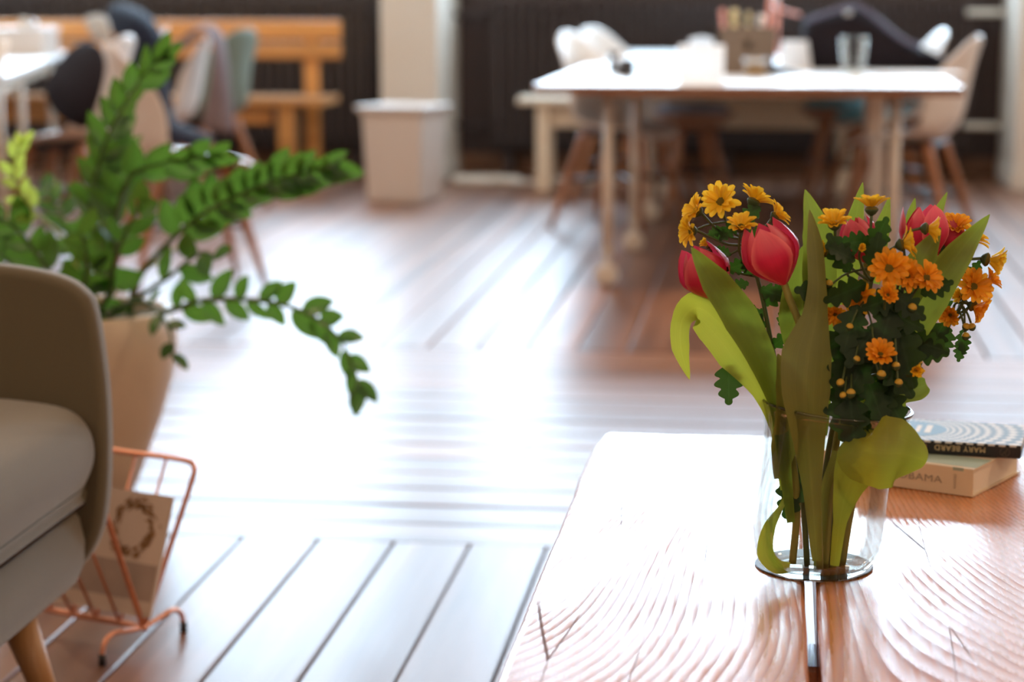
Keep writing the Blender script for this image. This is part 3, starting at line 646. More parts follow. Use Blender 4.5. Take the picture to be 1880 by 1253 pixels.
# jar with metal lid
p = PZ(1386, 141, TZ)
t = thing('jar', 'small preserve jar with a pale metal lid in front of the organizer', 'jar', (p.x, p.y, TZ))
part('glass_body', MB().lathe([(0, 0), (.040, 0), (.045, .006), (.045, .045), (.040, .054), (.0, .054)], 26), glass, t, smooth=True, world=False)
part('contents', MB().lathe([(0, .003), (.039, .003), (.041, .04), (0, .042)], 24), plain('preserve', (.42, .26, .12), .4, noise=.5, scale=60), t, smooth=True, world=False, label='amber preserve')
part('lid', MB().lathe([(0, .070), (.043, .070), (.045, .066), (.045, .053), (.041, .053)], 26), steel, t, smooth=True, world=False)
# folded paper standing behind the jar and wedge of dark pad
p = PZ(1458, 128, TZ)
t = thing('brochure', 'white folded brochure standing upright right of the organizer', 'brochure', (p.x, p.y, TZ), .2)
part('front_leaf', MB().prism([(-.065, 0, 0), (.075, 0, 0), (.055, 0, .12), (-.05, 0, .12)], (0, .002, 0)), paper_thin, t, world=False)
part('back_leaf', MB().prism([(-.06, .06, 0), (.075, .06, 0), (.055, .006, .12), (-.05, .006, .12)], (0, .002, 0)), paper_thin, t, world=False)
p = PZ(1442, 138, TZ)
tag(part('sticky_pad', MB().prism([(p.x-.07, p.y, TZ), (p.x+.07, p.y, TZ), (p.x-.06, p.y, TZ+.045)], (0, .10, 0)), black_plastic, bevel=.003), 'black wedge shaped pad holder beside the jar', 'pad holder')
# black bag lying on the table
def bag():
    p = PZ(1500, 128, TZ); x0 = p.x; y0 = p.y+.02
    S = 1/430.0
    prof = [(1478, 132), (1476, 60), (1482, 34), (1530, 20), (1572, 12), (1610, 30), (1650, 62), (1700, 92), (1752, 118), (1762, 130)]
    pts = [V(PY(a, b, y0)) for a, b in prof]
    t = thing('bag', 'large black soft bag slumped on the right half of the worktable', 'bag', (x0+.25, y0+.1, TZ))
    rows = []
    for k in range(7):
        f = k/6; sc_ = 1-.25*(2*f-1)**2
        rows.append([V((q.x+.01*math.sin(5*k+i), y0+.30*f, max(TZ+.001, TZ+(q.z-TZ)*sc_+.006*math.sin(3*i+2*k) if i not in (0, len(pts)-1) else TZ+.001))) for i, q in enumerate(pts)])
    m = MB().grid(rows); b = len(m.v)
    m.face(*range(len(pts))); m.face(*[6*len(pts)+i for i in range(len(pts))])
    m.face(*[k*len(pts) for k in range(7)], *[k*len(pts)+len(pts)-1 for k in range(6, -1, -1)])
    part('bag_body', m, black_cloth, t, smooth=True)
    purple = plain('purple_piping', (.10, .09, .16), .5, noise=.2, scale=40)
    part('handle', MB().tube([V(PY(a, b, y0-.008)) for a, b in ((1478, 40), (1520, 24), (1566, 10), (1592, 20), (1640, 60), (1668, 78), (1690, 84))], .008, 8, smooth=4), purple, t, smooth=True, label='purple-edged carry handle')
    part('zip_pull', MB().box(V(PY(1557, 24, y0-.012)), (.03, .012, .02)), steel, t, bevel=.003)
    part('strap', MB().tube([V(PY(a, b, y0-.01)) for a, b in ((1660, 120), (1690, 100), (1730, 112), (1756, 128))], .012, 8, smooth=4), black_cloth, t, smooth=True)
bag()
p = PZ(1566, 141, TZ)
t = thing('drinking_glass', 'tall clear drinking glass on the worktable in front of the black bag', 'glass', (p.x, p.y, TZ))
part('tumbler', MB().lathe([(0, .001), (.040, .001), (.0425, .01), (.052, .148), (.0535, .15), (.050, .148), (.040, .014), (0, .012)], 30), glass, t, smooth=True, world=False)
part('rim', MB().tube([(.0518*math.cos(a), .0518*math.sin(a), .149) for a in [2*PI*i/28 for i in range(28)]], .0018, 6, closed=True), glass, t, smooth=True, world=False)
tag(part('notebook', MB().box(V((PZ(1690, 140, TZ)).to_tuple())+V((0, .12, .006)), (.33, .24, .010), .05), paper_white, bevel=.002), 'white notebook lying flat near the right end of the worktable', 'notebook')
tag(part('eraser', MB().box(PZ(1571, 146, TZ)+V((0, 0, .009)), (.035, .022, .017), .3), paper_white, bevel=.003), 'small white block lying in front of the drinking glass', 'eraser')

# ------------------------------------------------------------------ far left: wooden bench, white table, chairs, clothes
wb = thing('wooden_bench', 'orange pine bench with a two-board backrest along the left wall of radiators', 'bench', (-3.4, 11.25, 0))
XR = -2.33
yb = 11.42
def bz(py, Y): return PY(600, py, Y).z
for z0, z1 in ((bz(72, yb), bz(37, yb)), (bz(108, yb), bz(78, yb))):
    part('back_board', MB().box(((XR-4.5)/2, yb, (z0+z1)/2), (XR+4.5, .03, z1-z0)), pine, wb, bevel=.006)
part('seat_board', MB().box(((XR-4.5)/2, 11.16, .475), (XR+4.5, .42, .04)), pine, wb, bevel=.006)
part('apron', MB().box(((XR-4.6)/2-.1, 11.05, .405), (XR+4.2, .025, .10)), pine, wb, bevel=.004)
for x in (-2.50, -4.3):
    part('back_post', MB().box((x, yb+.03, .43), (.08, .035, .86)), pine, wb, bevel=.004)
    part('leg', MB().box((x-.04, 11.0, .228), (.09, .06, .455)), pine, wb, bevel=.005)

# rotated white table at the left edge with a white box on it
a_ = PZ(8, 139, .73); b_ = PZ(124, 94, .73)
d_ = (b_-a_); d_.z = 0; L_ = d_.length; u_ = d_.normalized(); n_ = V((-u_.y, u_.x, 0))
wtl = thing('white_table', 'white table at the left edge of the picture with a white box on it', 'table', (*(a_+d_/2+n_*.45).xy, 0), math.atan2(u_.y, u_.x))
part('tabletop', MB().box((0, 0, .715), (L_*.97, .9, .03)), laminate, wtl, world=False, bevel=.006)
part('rail', MB().box((0, -.36, .665), (L_*.8, .03, .07)).box((0, .36, .665), (L_*.8, .03, .07)), white_metal, wtl, world=False, bevel=.003)
for sx in (-.38, -.1, .38):
    for sy in (-.38, .38): part('leg', MB().tube([(sx*L_, sy, .70), (sx*L_*1.03, sy*1.04, 0)], [.018, .014], 10), white_metal, wtl, smooth=True, world=False)
p = PZ(40, 103, .73)
t = thing('box', 'white lidded box on the white table at the left edge', 'box', p)
part('box_body', MB().box((-.08, .1, .062), (.40, .24, .124)), white_plastic, t, world=False, bevel=.005)
part('box_lid', MB().box((-.08, .1, .130), (.412, .252, .018)), white_plastic, t, world=False, bevel=.004)
for i, (dx, hh_) in enumerate(((-.02, .05), (.03, .035))):
    tag(part('pot_lid', MB().lathe([(0, hh_), (.012, hh_), (.02, hh_*.5), (.022, 0)], 14, c=(p.x+dx, p.y+.1, .73+.139)), steel if i else white_metal, smooth=True), ['taller pale knob shaped weight on top of the white box', 'lower steel knob shaped weight on top of the white box'][i], 'paperweight')

PE = PZ(300, 470)
chE = make_chair('white shell chair in the left foreground of the tables, with dark cloth over its seat', loc=(-2.09, 7.50, 0), rz=-PI/2+.5)
chH = make_chair('white shell chair at the white table with a black jacket over its back', loc=(-2.92, 8.55, 0), rz=PI/2-.1)
chF = make_chair('white shell chair beside the sage chair with a scarf over its back', loc=(-2.84, 9.5, 0), rz=PI/2+.25)
chG = make_chair('sage green shell chair between the scarf chair and the wooden bench', mat=sage_mat, loc=(-2.76, 10.05, 0), rz=PI/2-.4)
chI = make_chair('white shell chair at the far left edge, cut off by the frame', loc=(-3.17, 7.75, 0), rz=PI/2+.6)
# clothes: draped sheets following the chair backs
def drape(name, label, cat, mat, rows, thick=.02, sub=2):
    m = MB().grid(rows); o = part(name, m, mat, smooth=True, solid=thick, sub=sub); return tag(o, label, cat)
def rowsY(pts, Y0, wdt, wob=.02, n=6, seed=1, taper=0.0):
    r_ = random.Random(seed); out = []
    for i, (x, y) in enumerate(pts):
        q = PY(x, y, Y0); out.append([q+V((r_.uniform(-wob, wob), (j/(n-1)-.5)*wdt*(1-taper*i/len(pts)), r_.uniform(-wob, wob)*.4)) for j in range(n)])
    return out
drape('jacket', 'black jacket hanging over the back of the chair at the white table', 'jacket', black_cloth,
      [[PY(x, y, Y) for x, y, Y in row] for row in (
          [(150, 75, 8.46), (180, 78, 8.34), (192, 95, 8.24), (196, 120, 8.20)],
          [(120, 95, 8.46), (150, 110, 8.26), (178, 130, 8.16), (192, 150, 8.14)],
          [(88, 140, 8.44), (118, 150, 8.24), (155, 170, 8.12), (183, 185, 8.12)],
          [(75, 162, 8.44), (105, 182, 8.24), (145, 205, 8.11), (172, 218, 8.12)],
          [(100, 205, 8.44), (112, 220, 8.26), (140, 235, 8.14), (160, 240, 8.14)])], .03)
drape('scarf', 'grey mauve scarf hanging over the back of the chair beside the sage chair', 'scarf', scarf_mat,
      [[PY(x, y, Y) for x, y, Y in row] for row in (
          [(328, 95, 9.35), (334, 92, 9.42), (340, 90, 9.5)],
          [(338, 66, 9.35), (346, 62, 9.42), (352, 58, 9.5)],
          [(372, 50, 9.32), (380, 47, 9.42), (388, 46, 9.5)],
          [(392, 66, 9.28), (402, 62, 9.36), (410, 58, 9.44)],
          [(392, 110, 9.25), (406, 112, 9.3), (418, 110, 9.38)],
          [(384, 170, 9.24), (404, 175, 9.28), (424, 172, 9.36)],
          [(372, 215, 9.24), (400, 222, 9.26), (430, 225, 9.34)],
          [(362, 235, 9.24), (400, 243, 9.26), (434, 252, 9.34)])], .03)
drape('trousers', 'dark navy cloth lying over the seat of the left foreground chair', 'clothing', denim,
      [[PY(x, y, Y) for x, y, Y in row] for row in (
          [(268, 95, 7.70), (285, 105, 7.72), (300, 120, 7.78)],
          [(272, 150, 7.62), (290, 155, 7.64), (312, 165, 7.70)],
          [(272, 205, 7.55), (295, 208, 7.56), (318, 215, 7.64)],
          [(280, 236, 7.46), (305, 236, 7.50), (330, 232, 7.60)],
          [(315, 256, 7.44), (340, 250, 7.50), (365, 244, 7.60)],
          [(352, 272, 7.44), (380, 262, 7.52), (405, 256, 7.62)])], .035)
coat = [[PY(x, y, Y) for x, y, Y in row] for row in (
    [(192, 40, 10.20), (200, 12, 10.25), (216, 8, 10.30), (232, 20, 10.35)],
    [(208, 62, 10.05), (218, 28, 10.10), (240, 20, 10.15), (262, 24, 10.25)],
    [(222, 90, 9.95), (240, 50, 9.95), (262, 36, 10.00), (282, 40, 10.15)],
    [(240, 120, 9.90), (262, 86, 9.87), (282, 66, 9.90), (298, 66, 10.05)],
    [(262, 140, 9.90), (280, 120, 9.87), (296, 105, 9.90), (304, 96, 10.05)])]
chJ = make_chair('white shell chair behind the left foreground chair, hidden under a navy coat', loc=(-3.28, 10.3, 0), rz=PI/2+.2)
drape('coat', 'dark navy coat heaped over a chair back in front of the wooden bench', 'coat', denim, coat, .05)
drape('shirt', 'pale striped shirt hanging beside the navy coat in front of the bench', 'shirt', plain('striped_cotton', (.50, .45, .40), .85, noise=.6, scale=40),
      [[PY(x, y, Y) for x, y, Y in row] for row in (
          [(152, 32, 9.9), (172, 26, 9.85), (196, 26, 9.85)],
          [(158, 48, 9.8), (178, 44, 9.75), (202, 44, 9.75)],
          [(166, 62, 9.75), (186, 62, 9.7), (206, 60, 9.7)],
          [(180, 78, 9.75), (194, 78, 9.7), (208, 76, 9.7)])], .025)

# ------------------------------------------------------------------ sofa at the left
def smooth2(p): return [(q.x, q.y) for q in spline([V((x, z, 0)) for x, z in p], 4)]
def rounded_arm(y0, y1):
    prof = [(-1.80, .150), (-1.14, .150), (-1.07, .152), (-1.02, .165), (-.978, .195), (-.948, .24), (-.935, .29), (-.928, .36), (-.927, .46), (-.935, .55), (-.944, .600), (-.956, .618), (-.982, .636), (-1.03, .649), (-1.10, .657), (-1.22, .661), (-1.45, .657), (-1.80, .650)]
    return MB().prism([(x-.05, y0, z) for x, z in smooth2(prof)], (0, y1-y0, 0))
sf = thing('sofa', 'olive beige fabric sofa with rounded arm, cut off at the left edge', 'sofa', (-1.35, 2.1, 0))
for y0, y1, nm in ((3.0, 3.048, 'arm'), (.985, 1.033, 'arm')):
    part(nm, rounded_arm(y0, y1), sofa_fab, sf, bevel=.016, seg=4)
cu = [(-1.70, .308), (-.995, .306), (-.950, .318), (-.928, .350), (-.920, .385), (-.928, .420), (-.955, .446), (-1.01, .458), (-1.12, .464), (-1.40, .466), (-1.70, .462)]
part('seat_cushion', MB().prism([(x-.066, 1.045, z) for x, z in smooth2(cu)], (0, 1.945, 0)), sofa_fab, sf, bevel=.02, seg=4)
part('base_frame', MB().prism([(x-.060, 1.035, z) for x, z in ((-1.76, .15), (-1.02, .15), (-.990, .158), (-.965, .180), (-.952, .210), (-.950, .245), (-.957, .280), (-.975, .305), (-1.01, .322), (-1.76, .325))], (0, 1.958, 0)), sofa_fab, sf, bevel=.005, seg=2)
part('backrest', MB().prism([(x, 1.035, z) for x, z in ((-1.62, .40), (-1.72, .85), (-1.80, .86), (-1.86, .80), (-1.82, .15), (-1.70, .15))], (0, 1.90, 0)), sofa_fab, sf, bevel=.03, seg=4)
for x, y in ((-1.05, 2.86), (-1.05, 1.15), (-1.74, 2.86), (-1.74, 1.15)):
    sx = 1 if x > -1.4 else -1
    part('leg', MB().tube([(x-.02*sx, y, .155), (x+.028*sx, y+.01, 0)], [.027, .015], 14), beech, sf, smooth=True)

# ------------------------------------------------------------------ magazine rack
B0 = V((-1.00, 3.235, .035)); ax = V((-.92, .39, 0)).normalized(); vv = V((.39, .92, 0)).normalized(); LEN = .30
rk = thing('magazine_rack', 'copper wire magazine rack on the floor behind the sofa arm', 'magazine rack', (B0.x, B0.y, 0))
def rail(pts, r, name='wire', n=8, smooth=0): return part(name, MB().tube(pts, r, n, smooth=smooth), copper, rk, smooth=True)
rail([B0-ax*.006, B0+ax*LEN], .0055, 'base_rail')
for sgn, hgt, spread in ((1, .262, .095), (-1, .250, .10)):
    top0 = B0+vv*sgn*spread+V((0, 0, hgt))-ax*(.045 if sgn > 0 else .0); top1 = top0+ax*(LEN+.09)
    e0 = B0*.12+top0*.88; e1 = (B0+ax*LEN)*.12+top1*.88
    rail([B0, B0.lerp(top0, .5), B0.lerp(top0, .88), B0.lerp(top0, .97)+ax*.006, top0+ax*.03, top0+ax*.15, top1-ax*.03, (B0+ax*LEN).lerp(top1, .97)-ax*.006, (B0+ax*LEN).lerp(top1, .88), B0+ax*LEN], .0048, 'panel_frame', smooth=4)
    for k in range(1, 6):
        f = k/6; rail([B0+ax*(LEN*f), top0+ax*((LEN+.09)*f)], .0026, 'wire', 6)
for f in (.0, 1.0):
    c = B0+ax*(LEN*f)
    for sgn in (-1, 1):
        rail([c, c+vv*sgn*.035+V((0, 0, .004)), c+vv*sgn*.075+V((0, 0, .010)), c+vv*sgn*.098+V((0, 0, -.004)), V(((c+vv*sgn*.102).x, (c+vv*sgn*.102).y, .006))], .0042, 'foot_wire', smooth=5)
        q = c+vv*sgn*.102
        part('rubber_tip', MB().tube([(q.x, q.y, .0), (q.x, q.y, .018)], .0062, 10), black_plastic, rk, smooth=True, label='black rubber tip')
# magazine leaning on the far panel
slope = (vv*.095+V((0, 0, .262))).normalized(); nrm = ax.cross(slope).normalized()
if nrm.y > 0: nrm = -nrm
m0 = B0-ax*.022+nrm*.010+slope*.016
W_, H_ = .20, .200
mg = thing('magazine', 'pale magazine with a dried wreath on its cover standing in the copper rack', 'magazine', m0)
mag_cover = plain('magazine_cover', (.66, .50, .40), .5, noise=.15, scale=9)
mag_low = plain('magazine_print_band', (.42, .30, .24), .5, noise=.3, scale=20)
def mp_(a, b, o=0.0): return m0+ax*a+slope*b+nrm*o
part('pages', MB().prism([mp_(.002, .002), mp_(W_-.002, .002), mp_(W_-.002, H_-.002), mp_(.002, H_-.002)], nrm*.006), paper_white, mg)
part('cover', MB().prism([mp_(0, 0, .0062), mp_(W_, 0, .0062), mp_(W_, H_, .0062), mp_(0, H_, .0062)], nrm*.0008), mag_cover, mg)
part('cover_print', MB().prism([mp_(.004, .025, .0071), mp_(W_-.004, .025, .0071), mp_(W_-.004, .085, .0071), mp_(.004, .085, .0071)], nrm*.0002), mag_low, mg, label='darker printed band')
wr = MB(); wc = (.070, .140)
wreath_mat = plain('wreath_print', (.36, .17, .055), .6, noise=.85, scale=150)
r_ = random.Random(3)
for k in range(150):
    a = r_.uniform(0, 2*PI); r = r_.gauss(.040, .005); q = mp_(wc[0]+r*math.cos(a), wc[1]+r*math.sin(a), .0072)
    d = ax*math.cos(a+1.2+r_.uniform(-.5, .5))*.007+slope*math.sin(a+1.2+r_.uniform(-.5, .5))*.007; e_ = nrm.cross(d)*.35
    wr.prism([q-d, q+e_, q+d, q-e_], nrm*.0003)
part('wreath_print', wr, wreath_mat, mg, label='brown dried flower wreath printed on the cover')

# ------------------------------------------------------------------ potted plant
PC = V((-1.436, 4.25, 0))
pp = thing('potted_plant', 'large glossy dark green plant in a cream pot behind the sofa arm', 'plant', PC)
pot_prof = [(0, 0), (.095, 0), (.108, .012), (.135, .08), (.170, .17), (.196, .26), (.206, .325), (.205, .36), (.196, .393), (.188, .402), (.180, .398), (.184, .36), (.18, .33), (0, .33)]
part('pot', MB().lathe(pot_prof, 48), pot_mat, pp, smooth=True, world=False)
part('soil', MB().lathe([(.181, .330), (.178, .352), (.10, .362), (0, .366)], 28), soil_mat, pp, smooth=True, world=False)
def leaf_mesh(name, L_=.072, W=.039, mat=zz_leaf):
    rows = []
    for i in range(8):
        t = i/7; h = W/2*(math.sin(PI*min(1, t**.85))**.75) if 0 < t < 1 else .0006
        rows.append([V((s*h, t*L_, -.10*L_*math.sin(t*2.2)+.35*abs(s)**1.5*h)) for s in (-1, -.5, 0, .5, 1)])
    return MB().grid(rows).mesh(name, mat, True)
LEAF = leaf_mesh('leaf'); LEAFY = leaf_mesh('leaf', .045, .024, zz_young)
def zz(pts, Y, n, size=1.0, young=False, start=.3, roll=0.0, spread=.95, seed=0, r0=.0075):
    r_ = random.Random(seed)
    base = PC+V((r_.uniform(-.07, .10), r_.uniform(-.08, .06), .345))
    Ys = Y if hasattr(Y, '__len__') else [PC.y+(Y-PC.y)*(i+1)/len(pts) for i in range(len(pts))]
    P = [base]+[PY(x, y, yy) for (x, y), yy in zip(pts, Ys)]
    Q = spline(P, 8); k = len(Q)
    st = part('stem', MB().tube(Q, [r0*(1-.75*i/(k-1)) for i in range(k)], 8), zz_stem_young if young else zz_stem, pp, smooth=True)
    me = LEAFY if young else LEAF
    cum = [0]
    for a, b in zip(Q, Q[1:]): cum.append(cum[-1]+(b-a).length)
    for i in range(n):
        f = start+(1-start)*(i+.5*r_.random())/(n-1 if n > 1 else 1); f = min(f, .995); d = f*cum[-1]
        j = max(q for q in range(k) if cum[q] <= d); j = min(j, k-2)
        p = Q[j].lerp(Q[j+1], (d-cum[j])/max(1e-6, cum[j+1]-cum[j])); t = (Q[j+1]-Q[j]).normalized()
        view = (CPOS-p).normalized(); side = t.cross(view).normalized()
        side = Quaternion(t, roll+r_.uniform(-.5, .5)) @ side
        sg = 1 if i % 2 else -1
        ang = spread*(1-.55*(f-start)/(1-start))+r_.uniform(-.12, .12)
        dr = (t*math.cos(ang)+side*sg*math.sin(ang)).normalized()
        nn = t.cross(side*sg).normalized()*sg
        up = (nn if nn.dot(view) > 0 else -nn)
        up = (up+V((0, 0, .35))+V((r_.uniform(-.35, .35), r_.uniform(-.35, .35), r_.uniform(-.2, .2)))).normalized()
        X = dr.cross(up).normalized(); Zv = X.cross(dr).normalized()
        s = size*r_.uniform(.85, 1.15)*(1-.10*max(0, f-.8)/.2)
        o = bpy.data.objects.new('leaf', me); COL.objects.link(o); o.parent = st
        mt = M((X*s, dr*s, Zv*s)).transposed().to_4x4(); mt.translation = p-PC
        o.matrix_local = mt
zz([(305, 572), (365, 553), (440, 550), (520, 560), (580, 585), (625, 625), (648, 675), (660, 712)], 4.05, 22, .98, start=.34, roll=.3, spread=1.05, seed=1)
zz([(250, 520), (310, 445), (380, 388), (470, 345), (540, 322), (605, 308)], 4.15, 26, 1.12, start=.42, roll=.5, seed=2)
zz([(180, 500), (165, 400), (182, 300), (215, 215), (255, 150), (292, 108)], 4.30, 18, 1.15, start=.45, roll=.6, seed=3)
zz([(200, 500), (212, 400), (240, 325), (300, 300), (385, 288)], 4.2, 17, 1.1, start=.35, roll=.8, seed=4)
zz([(150, 520), (120, 440), (60, 385), (25, 320), (38, 262)], 4.1, 12, 1.0, young=True, start=.62, seed=5, r0=.006)
zz([(120, 540), (70, 470), (30, 420), (-20, 400)], 4.1, 14, 1.05, start=.2, seed=6)
zz([(185, 500), (178, 420), (200, 330), (222, 275)], 4.35, 13, 1.2, start=.25, seed=7)
zz([(165, 520), (140, 450), (110, 390), (85, 350)], 4.45, 12, 1.05, start=.2, seed=8)
zz([(225, 520), (290, 480), (340, 440), (400, 372)], 4.4, 8, .7, young=True, start=.75, seed=9, r0=.006)
zz([(100, 560), (40, 500), (0, 470), (-60, 430)], 4.3, 14, 1.05, start=.15, seed=10)
zz([(200, 540), (210, 480), (235, 420), (262, 370)], 4.0, 11, 1.1, start=.1, seed=11)
zz([(250, 550), (320, 500), (365, 465), (392, 470)], 4.0, 5, 1.0, start=.5, seed=12)
zz([(150, 540), (160, 480), (150, 430)], 3.98, 10, 1.05, start=.0, seed=13)
zz([(230, 560), (275, 560), (308, 600), (318, 650)], 4.02, 5, .8, start=.6, seed=14)

# ------------------------------------------------------------------ coffee table
CT = .43
ct = thing('coffee_table', 'rustic glossy orange-brown coffee table of two thick planks with a gap', 'table', (.06, 2.0, 0))
YF, YK = 2.985, .75
def plank_table(x0, x1, seed):
    r_ = random.Random(seed); m = MB(); n = 24; rows = []
    for i in range(n+1):
        y = YK+(YF-YK)*i/n; l = x0+r_.uniform(-.0015, .0015); r = x1+r_.uniform(-.0015, .0015)
        if i == n: l += .010; r -= .004
        elif i == n-1: l += .001
        z = CT
        rows.append([V((l, y, z-.062)), V((l, y, z-.006)), V((l+.004, y, z-.0012)), V((l+.009, y, z))]+[V((l+(r-l)*j/6, y, z+.0004*math.sin(j*1.7+seed))) for j in range(1, 6)]+[V((r-.009, y, z)), V((r-.004, y, z-.0012)), V((r, y, z-.006)), V((r, y, z-.062))])
    m.grid(rows); nc = len(rows[0])
    for i in range(n): m.face(i*nc, (i+1)*nc, (i+1)*nc+nc-1, i*nc+nc-1)
    m.face(*range(nc)); m.face(*[n*nc+j for j in range(nc)])
    return m
part('plank', plank_table(-.243, .044, 1), table_mat, ct, smooth=False)
part('plank', plank_table(.056, .350, 2), table_mat, ct, smooth=False)
for y in (1.05, 2.20): part('crossbeam', MB().box((.05, y, CT-.105), (.50, .09, .07)), table_mat, ct, bevel=.006)
for x in (-.16, .27):
    for y in (1.05, 2.62): part('leg', MB().box((x, y, (CT-.062)/2), (.07, .07, CT-.062)), table_mat, ct, bevel=.006)

# books
def text(body, size, mat, parent, o, xd, yd, name='lettering', off=.0004, squeeze=1.0, center=False):
    cu = bpy.data.curves.new('txt', 'FONT'); cu.body = body; cu.size = size; cu.extrude = .0001; cu.space_character = 1.08
    if center: cu.align_x = 'CENTER'
    ob = bpy.data.objects.new('txt', cu); COL.objects.link(ob)
    bpy.context.view_layer.update()
    me = bpy.data.meshes.new_from_object(ob.evaluated_get(bpy.context.evaluated_depsgraph_get()))
    bpy.data.objects.remove(ob); xd = V(xd).normalized(); yd = V(yd).normalized(); zd = xd.cross(yd)
    mt = M((xd*squeeze, yd, zd)).transposed().to_4x4(); mt.translation = V(o)+zd*off
    me.transform(WM[parent.name].inverted() @ mt)
    me.materials.clear(); me.materials.append(mat)
    r = bpy.data.objects.new(name, me); COL.objects.link(r); r.parent = parent; return r
def book(name, label, o, u, v, Lw, D, T, cov, spine, pagesm, over=.003):
    """o: bottom right spine corner; u along the spine to the left, v away from the spine"""
    t = thing(name, label, 'book', o); up = V((0, 0, 1)); c = .0025
    def P_(a, b, z): return o+u*a+v*b+up*z
    def slab(a0, a1, b0, b1, z0, z1, m): return m.prism([P_(a0, b0, z0), P_(a1, b0, z0), P_(a1, b1, z0), P_(a0, b1, z0)], up*(z1-z0))
    part('back_cover', slab(0, Lw, 0, D, 0, c, MB()), cov[1], t)
    part('front_cover', slab(0, Lw, 0, D, T-c, T, MB()), cov[0], t)
    part('spine', slab(0, Lw, -.0012, .0018, 0, T, MB()), spine, t, bevel=.0012)
    part('pages', slab(over, Lw-over, .003, D-over, c, T-c, MB()), pagesm, t)
    return t, P_
u1 = V((-.893, .45, 0)).normalized(); v1 = V((.45, .893, 0)).normalized()
o1 = PZ(1786, 915, CT); o1.z = CT+.0008
cream_cover = plain('cream_jacket', (.74, .60, .42), .45, noise=.05, scale=30)
green_band = plain('pale_green_print', (.36, .45, .36), .5, noise=.15, scale=30)
ocean = plain('dark_photo_print', (.12, .08, .07), .5, noise=.6, scale=40)
T1 = .036
bk1, Pb1 = book('book', 'thick cream hardback with a pale green cover band, lower of two on the table', o1, u1, v1, .235, .165, T1, (cream_cover, cream_cover), cream_cover, paper)
part('cover_print', MB().prism([Pb1(.0, .008, T1), Pb1(.235, .008, T1), Pb1(.235, .062, T1), Pb1(.0, .062, T1)], V((0, 0, .0002))), green_band, bk1, label='pale green printed band')
part('spine_print', MB().prism([Pb1(.013, -.0013, T1-.004), Pb1(.027, -.0013, T1-.004), Pb1(.027, -.0013, T1), Pb1(.013, -.0013, T1)], -v1*.0002), green_band, bk1, label='small green mark at the spine top')
text('OBAMA', .0128, grey_ink, bk1, Pb1(.101, -.0014, .0135), -u1, (0, 0, 1), squeeze=1.28)
text('CROWN', .0048, grey_ink, bk1, Pb1(.0255, -.0014, .0275), (0, 0, -1), -u1, squeeze=.95)
u2 = V((-.985, .17, 0)).normalized(); v2 = V((.17, .985, 0)).normalized()
T2 = .0172
o2 = PZ(1874, 844, CT+T1+.001); o2.z = CT+T1+.0014
def cover_pattern():
    m, nt, p = newmat('blue_scale_cover')
    tc = N(nt, 'ShaderNodeTexCoord'); mp = N(nt, 'ShaderNodeMapping'); L(nt, tc.outputs['Object'], mp.inputs['Vector'])
    C0 = u2*.155+v2*.07; mp.inputs['Location'].default_value = (-C0.x, -C0.y, 0)
    sp = N(nt, 'ShaderNodeSeparateXYZ'); L(nt, mp.outputs[0], sp.inputs[0])
    r2 = N(nt, 'ShaderNodeVectorMath', operation='LENGTH'); cz = N(nt, 'ShaderNodeCombineXYZ'); L(nt, sp.outputs[0], cz.inputs[0]); L(nt, sp.outputs[1], cz.inputs[1]); L(nt, cz.outputs[0], r2.inputs[0])
    at = N(nt, 'ShaderNodeMath', operation='ARCTAN2'); L(nt, sp.outputs[1], at.inputs[0]); L(nt, sp.outputs[0], at.inputs[1])
    lg = N(nt, 'ShaderNodeMath', operation='LOGARITHM'); lg.inputs[1].default_value = 2.718; L(nt, r2.outputs['Value'], lg.inputs[0])
    def wave(sa, sb):
        a = N(nt, 'ShaderNodeMath', operation='MULTIPLY'); a.inputs[1].default_value = sa; L(nt, at.outputs[0], a.inputs[0])
        b = N(nt, 'ShaderNodeMath', operation='MULTIPLY_ADD'); b.inputs[1].default_value = sb; L(nt, lg.outputs[0], b.inputs[0]); L(nt, a.outputs[0], b.inputs[2])
        s = N(nt, 'ShaderNodeMath', operation='SINE'); L(nt, b.outputs[0], s.inputs[0]); return s
    w1, w2 = wave(24, 24), wave(-24, 24)
    mm = N(nt, 'ShaderNodeMath', operation='MULTIPLY'); L(nt, w1.outputs[0], mm.inputs[0]); L(nt, w2.outputs[0], mm.inputs[1])
    cr = N(nt, 'ShaderNodeValToRGB'); cr.color_ramp.elements[0].position = .35; cr.color_ramp.elements[1].position = .6
    cr.color_ramp.elements[0].color = (.78, .80, .82, 1); cr.color_ramp.elements[1].color = (.20, .31, .44, 1)
    mr = N(nt, 'ShaderNodeMapRange'); mr.inputs['From Min'].default_value = -1; L(nt, mm.outputs[0], mr.inputs['Value']); L(nt, mr.outputs[0], cr.inputs['Fac'])
    L(nt, cr.outputs['Color'], p.inputs['Base Color']); p.inputs['Roughness'].default_value = .6; p.inputs['Specular IOR Level'].default_value = .15
    return m
bk2, Pb2 = book('book', 'thin book with black spine and blue patterned cover, upper of two on the table', o2, u2, v2, .205, .135, T2, (cover_pattern(), black_print), black_print, paper, .002)
blue_spot = plain('light_blue_print', (.22, .38, .55), .6, spec=.15, noise=.05, scale=20)
cm = MB(); cc = (.155, .070); b = [Pb2(cc[0]+.055*math.cos(2*PI*i/40), cc[1]+.050*math.sin(2*PI*i/40), T2) for i in range(40)]
part('cover_circle', cm.prism(b, V((0, 0, .0002))), blue_spot, bk2, label='light blue printed disc')
lt = MB()
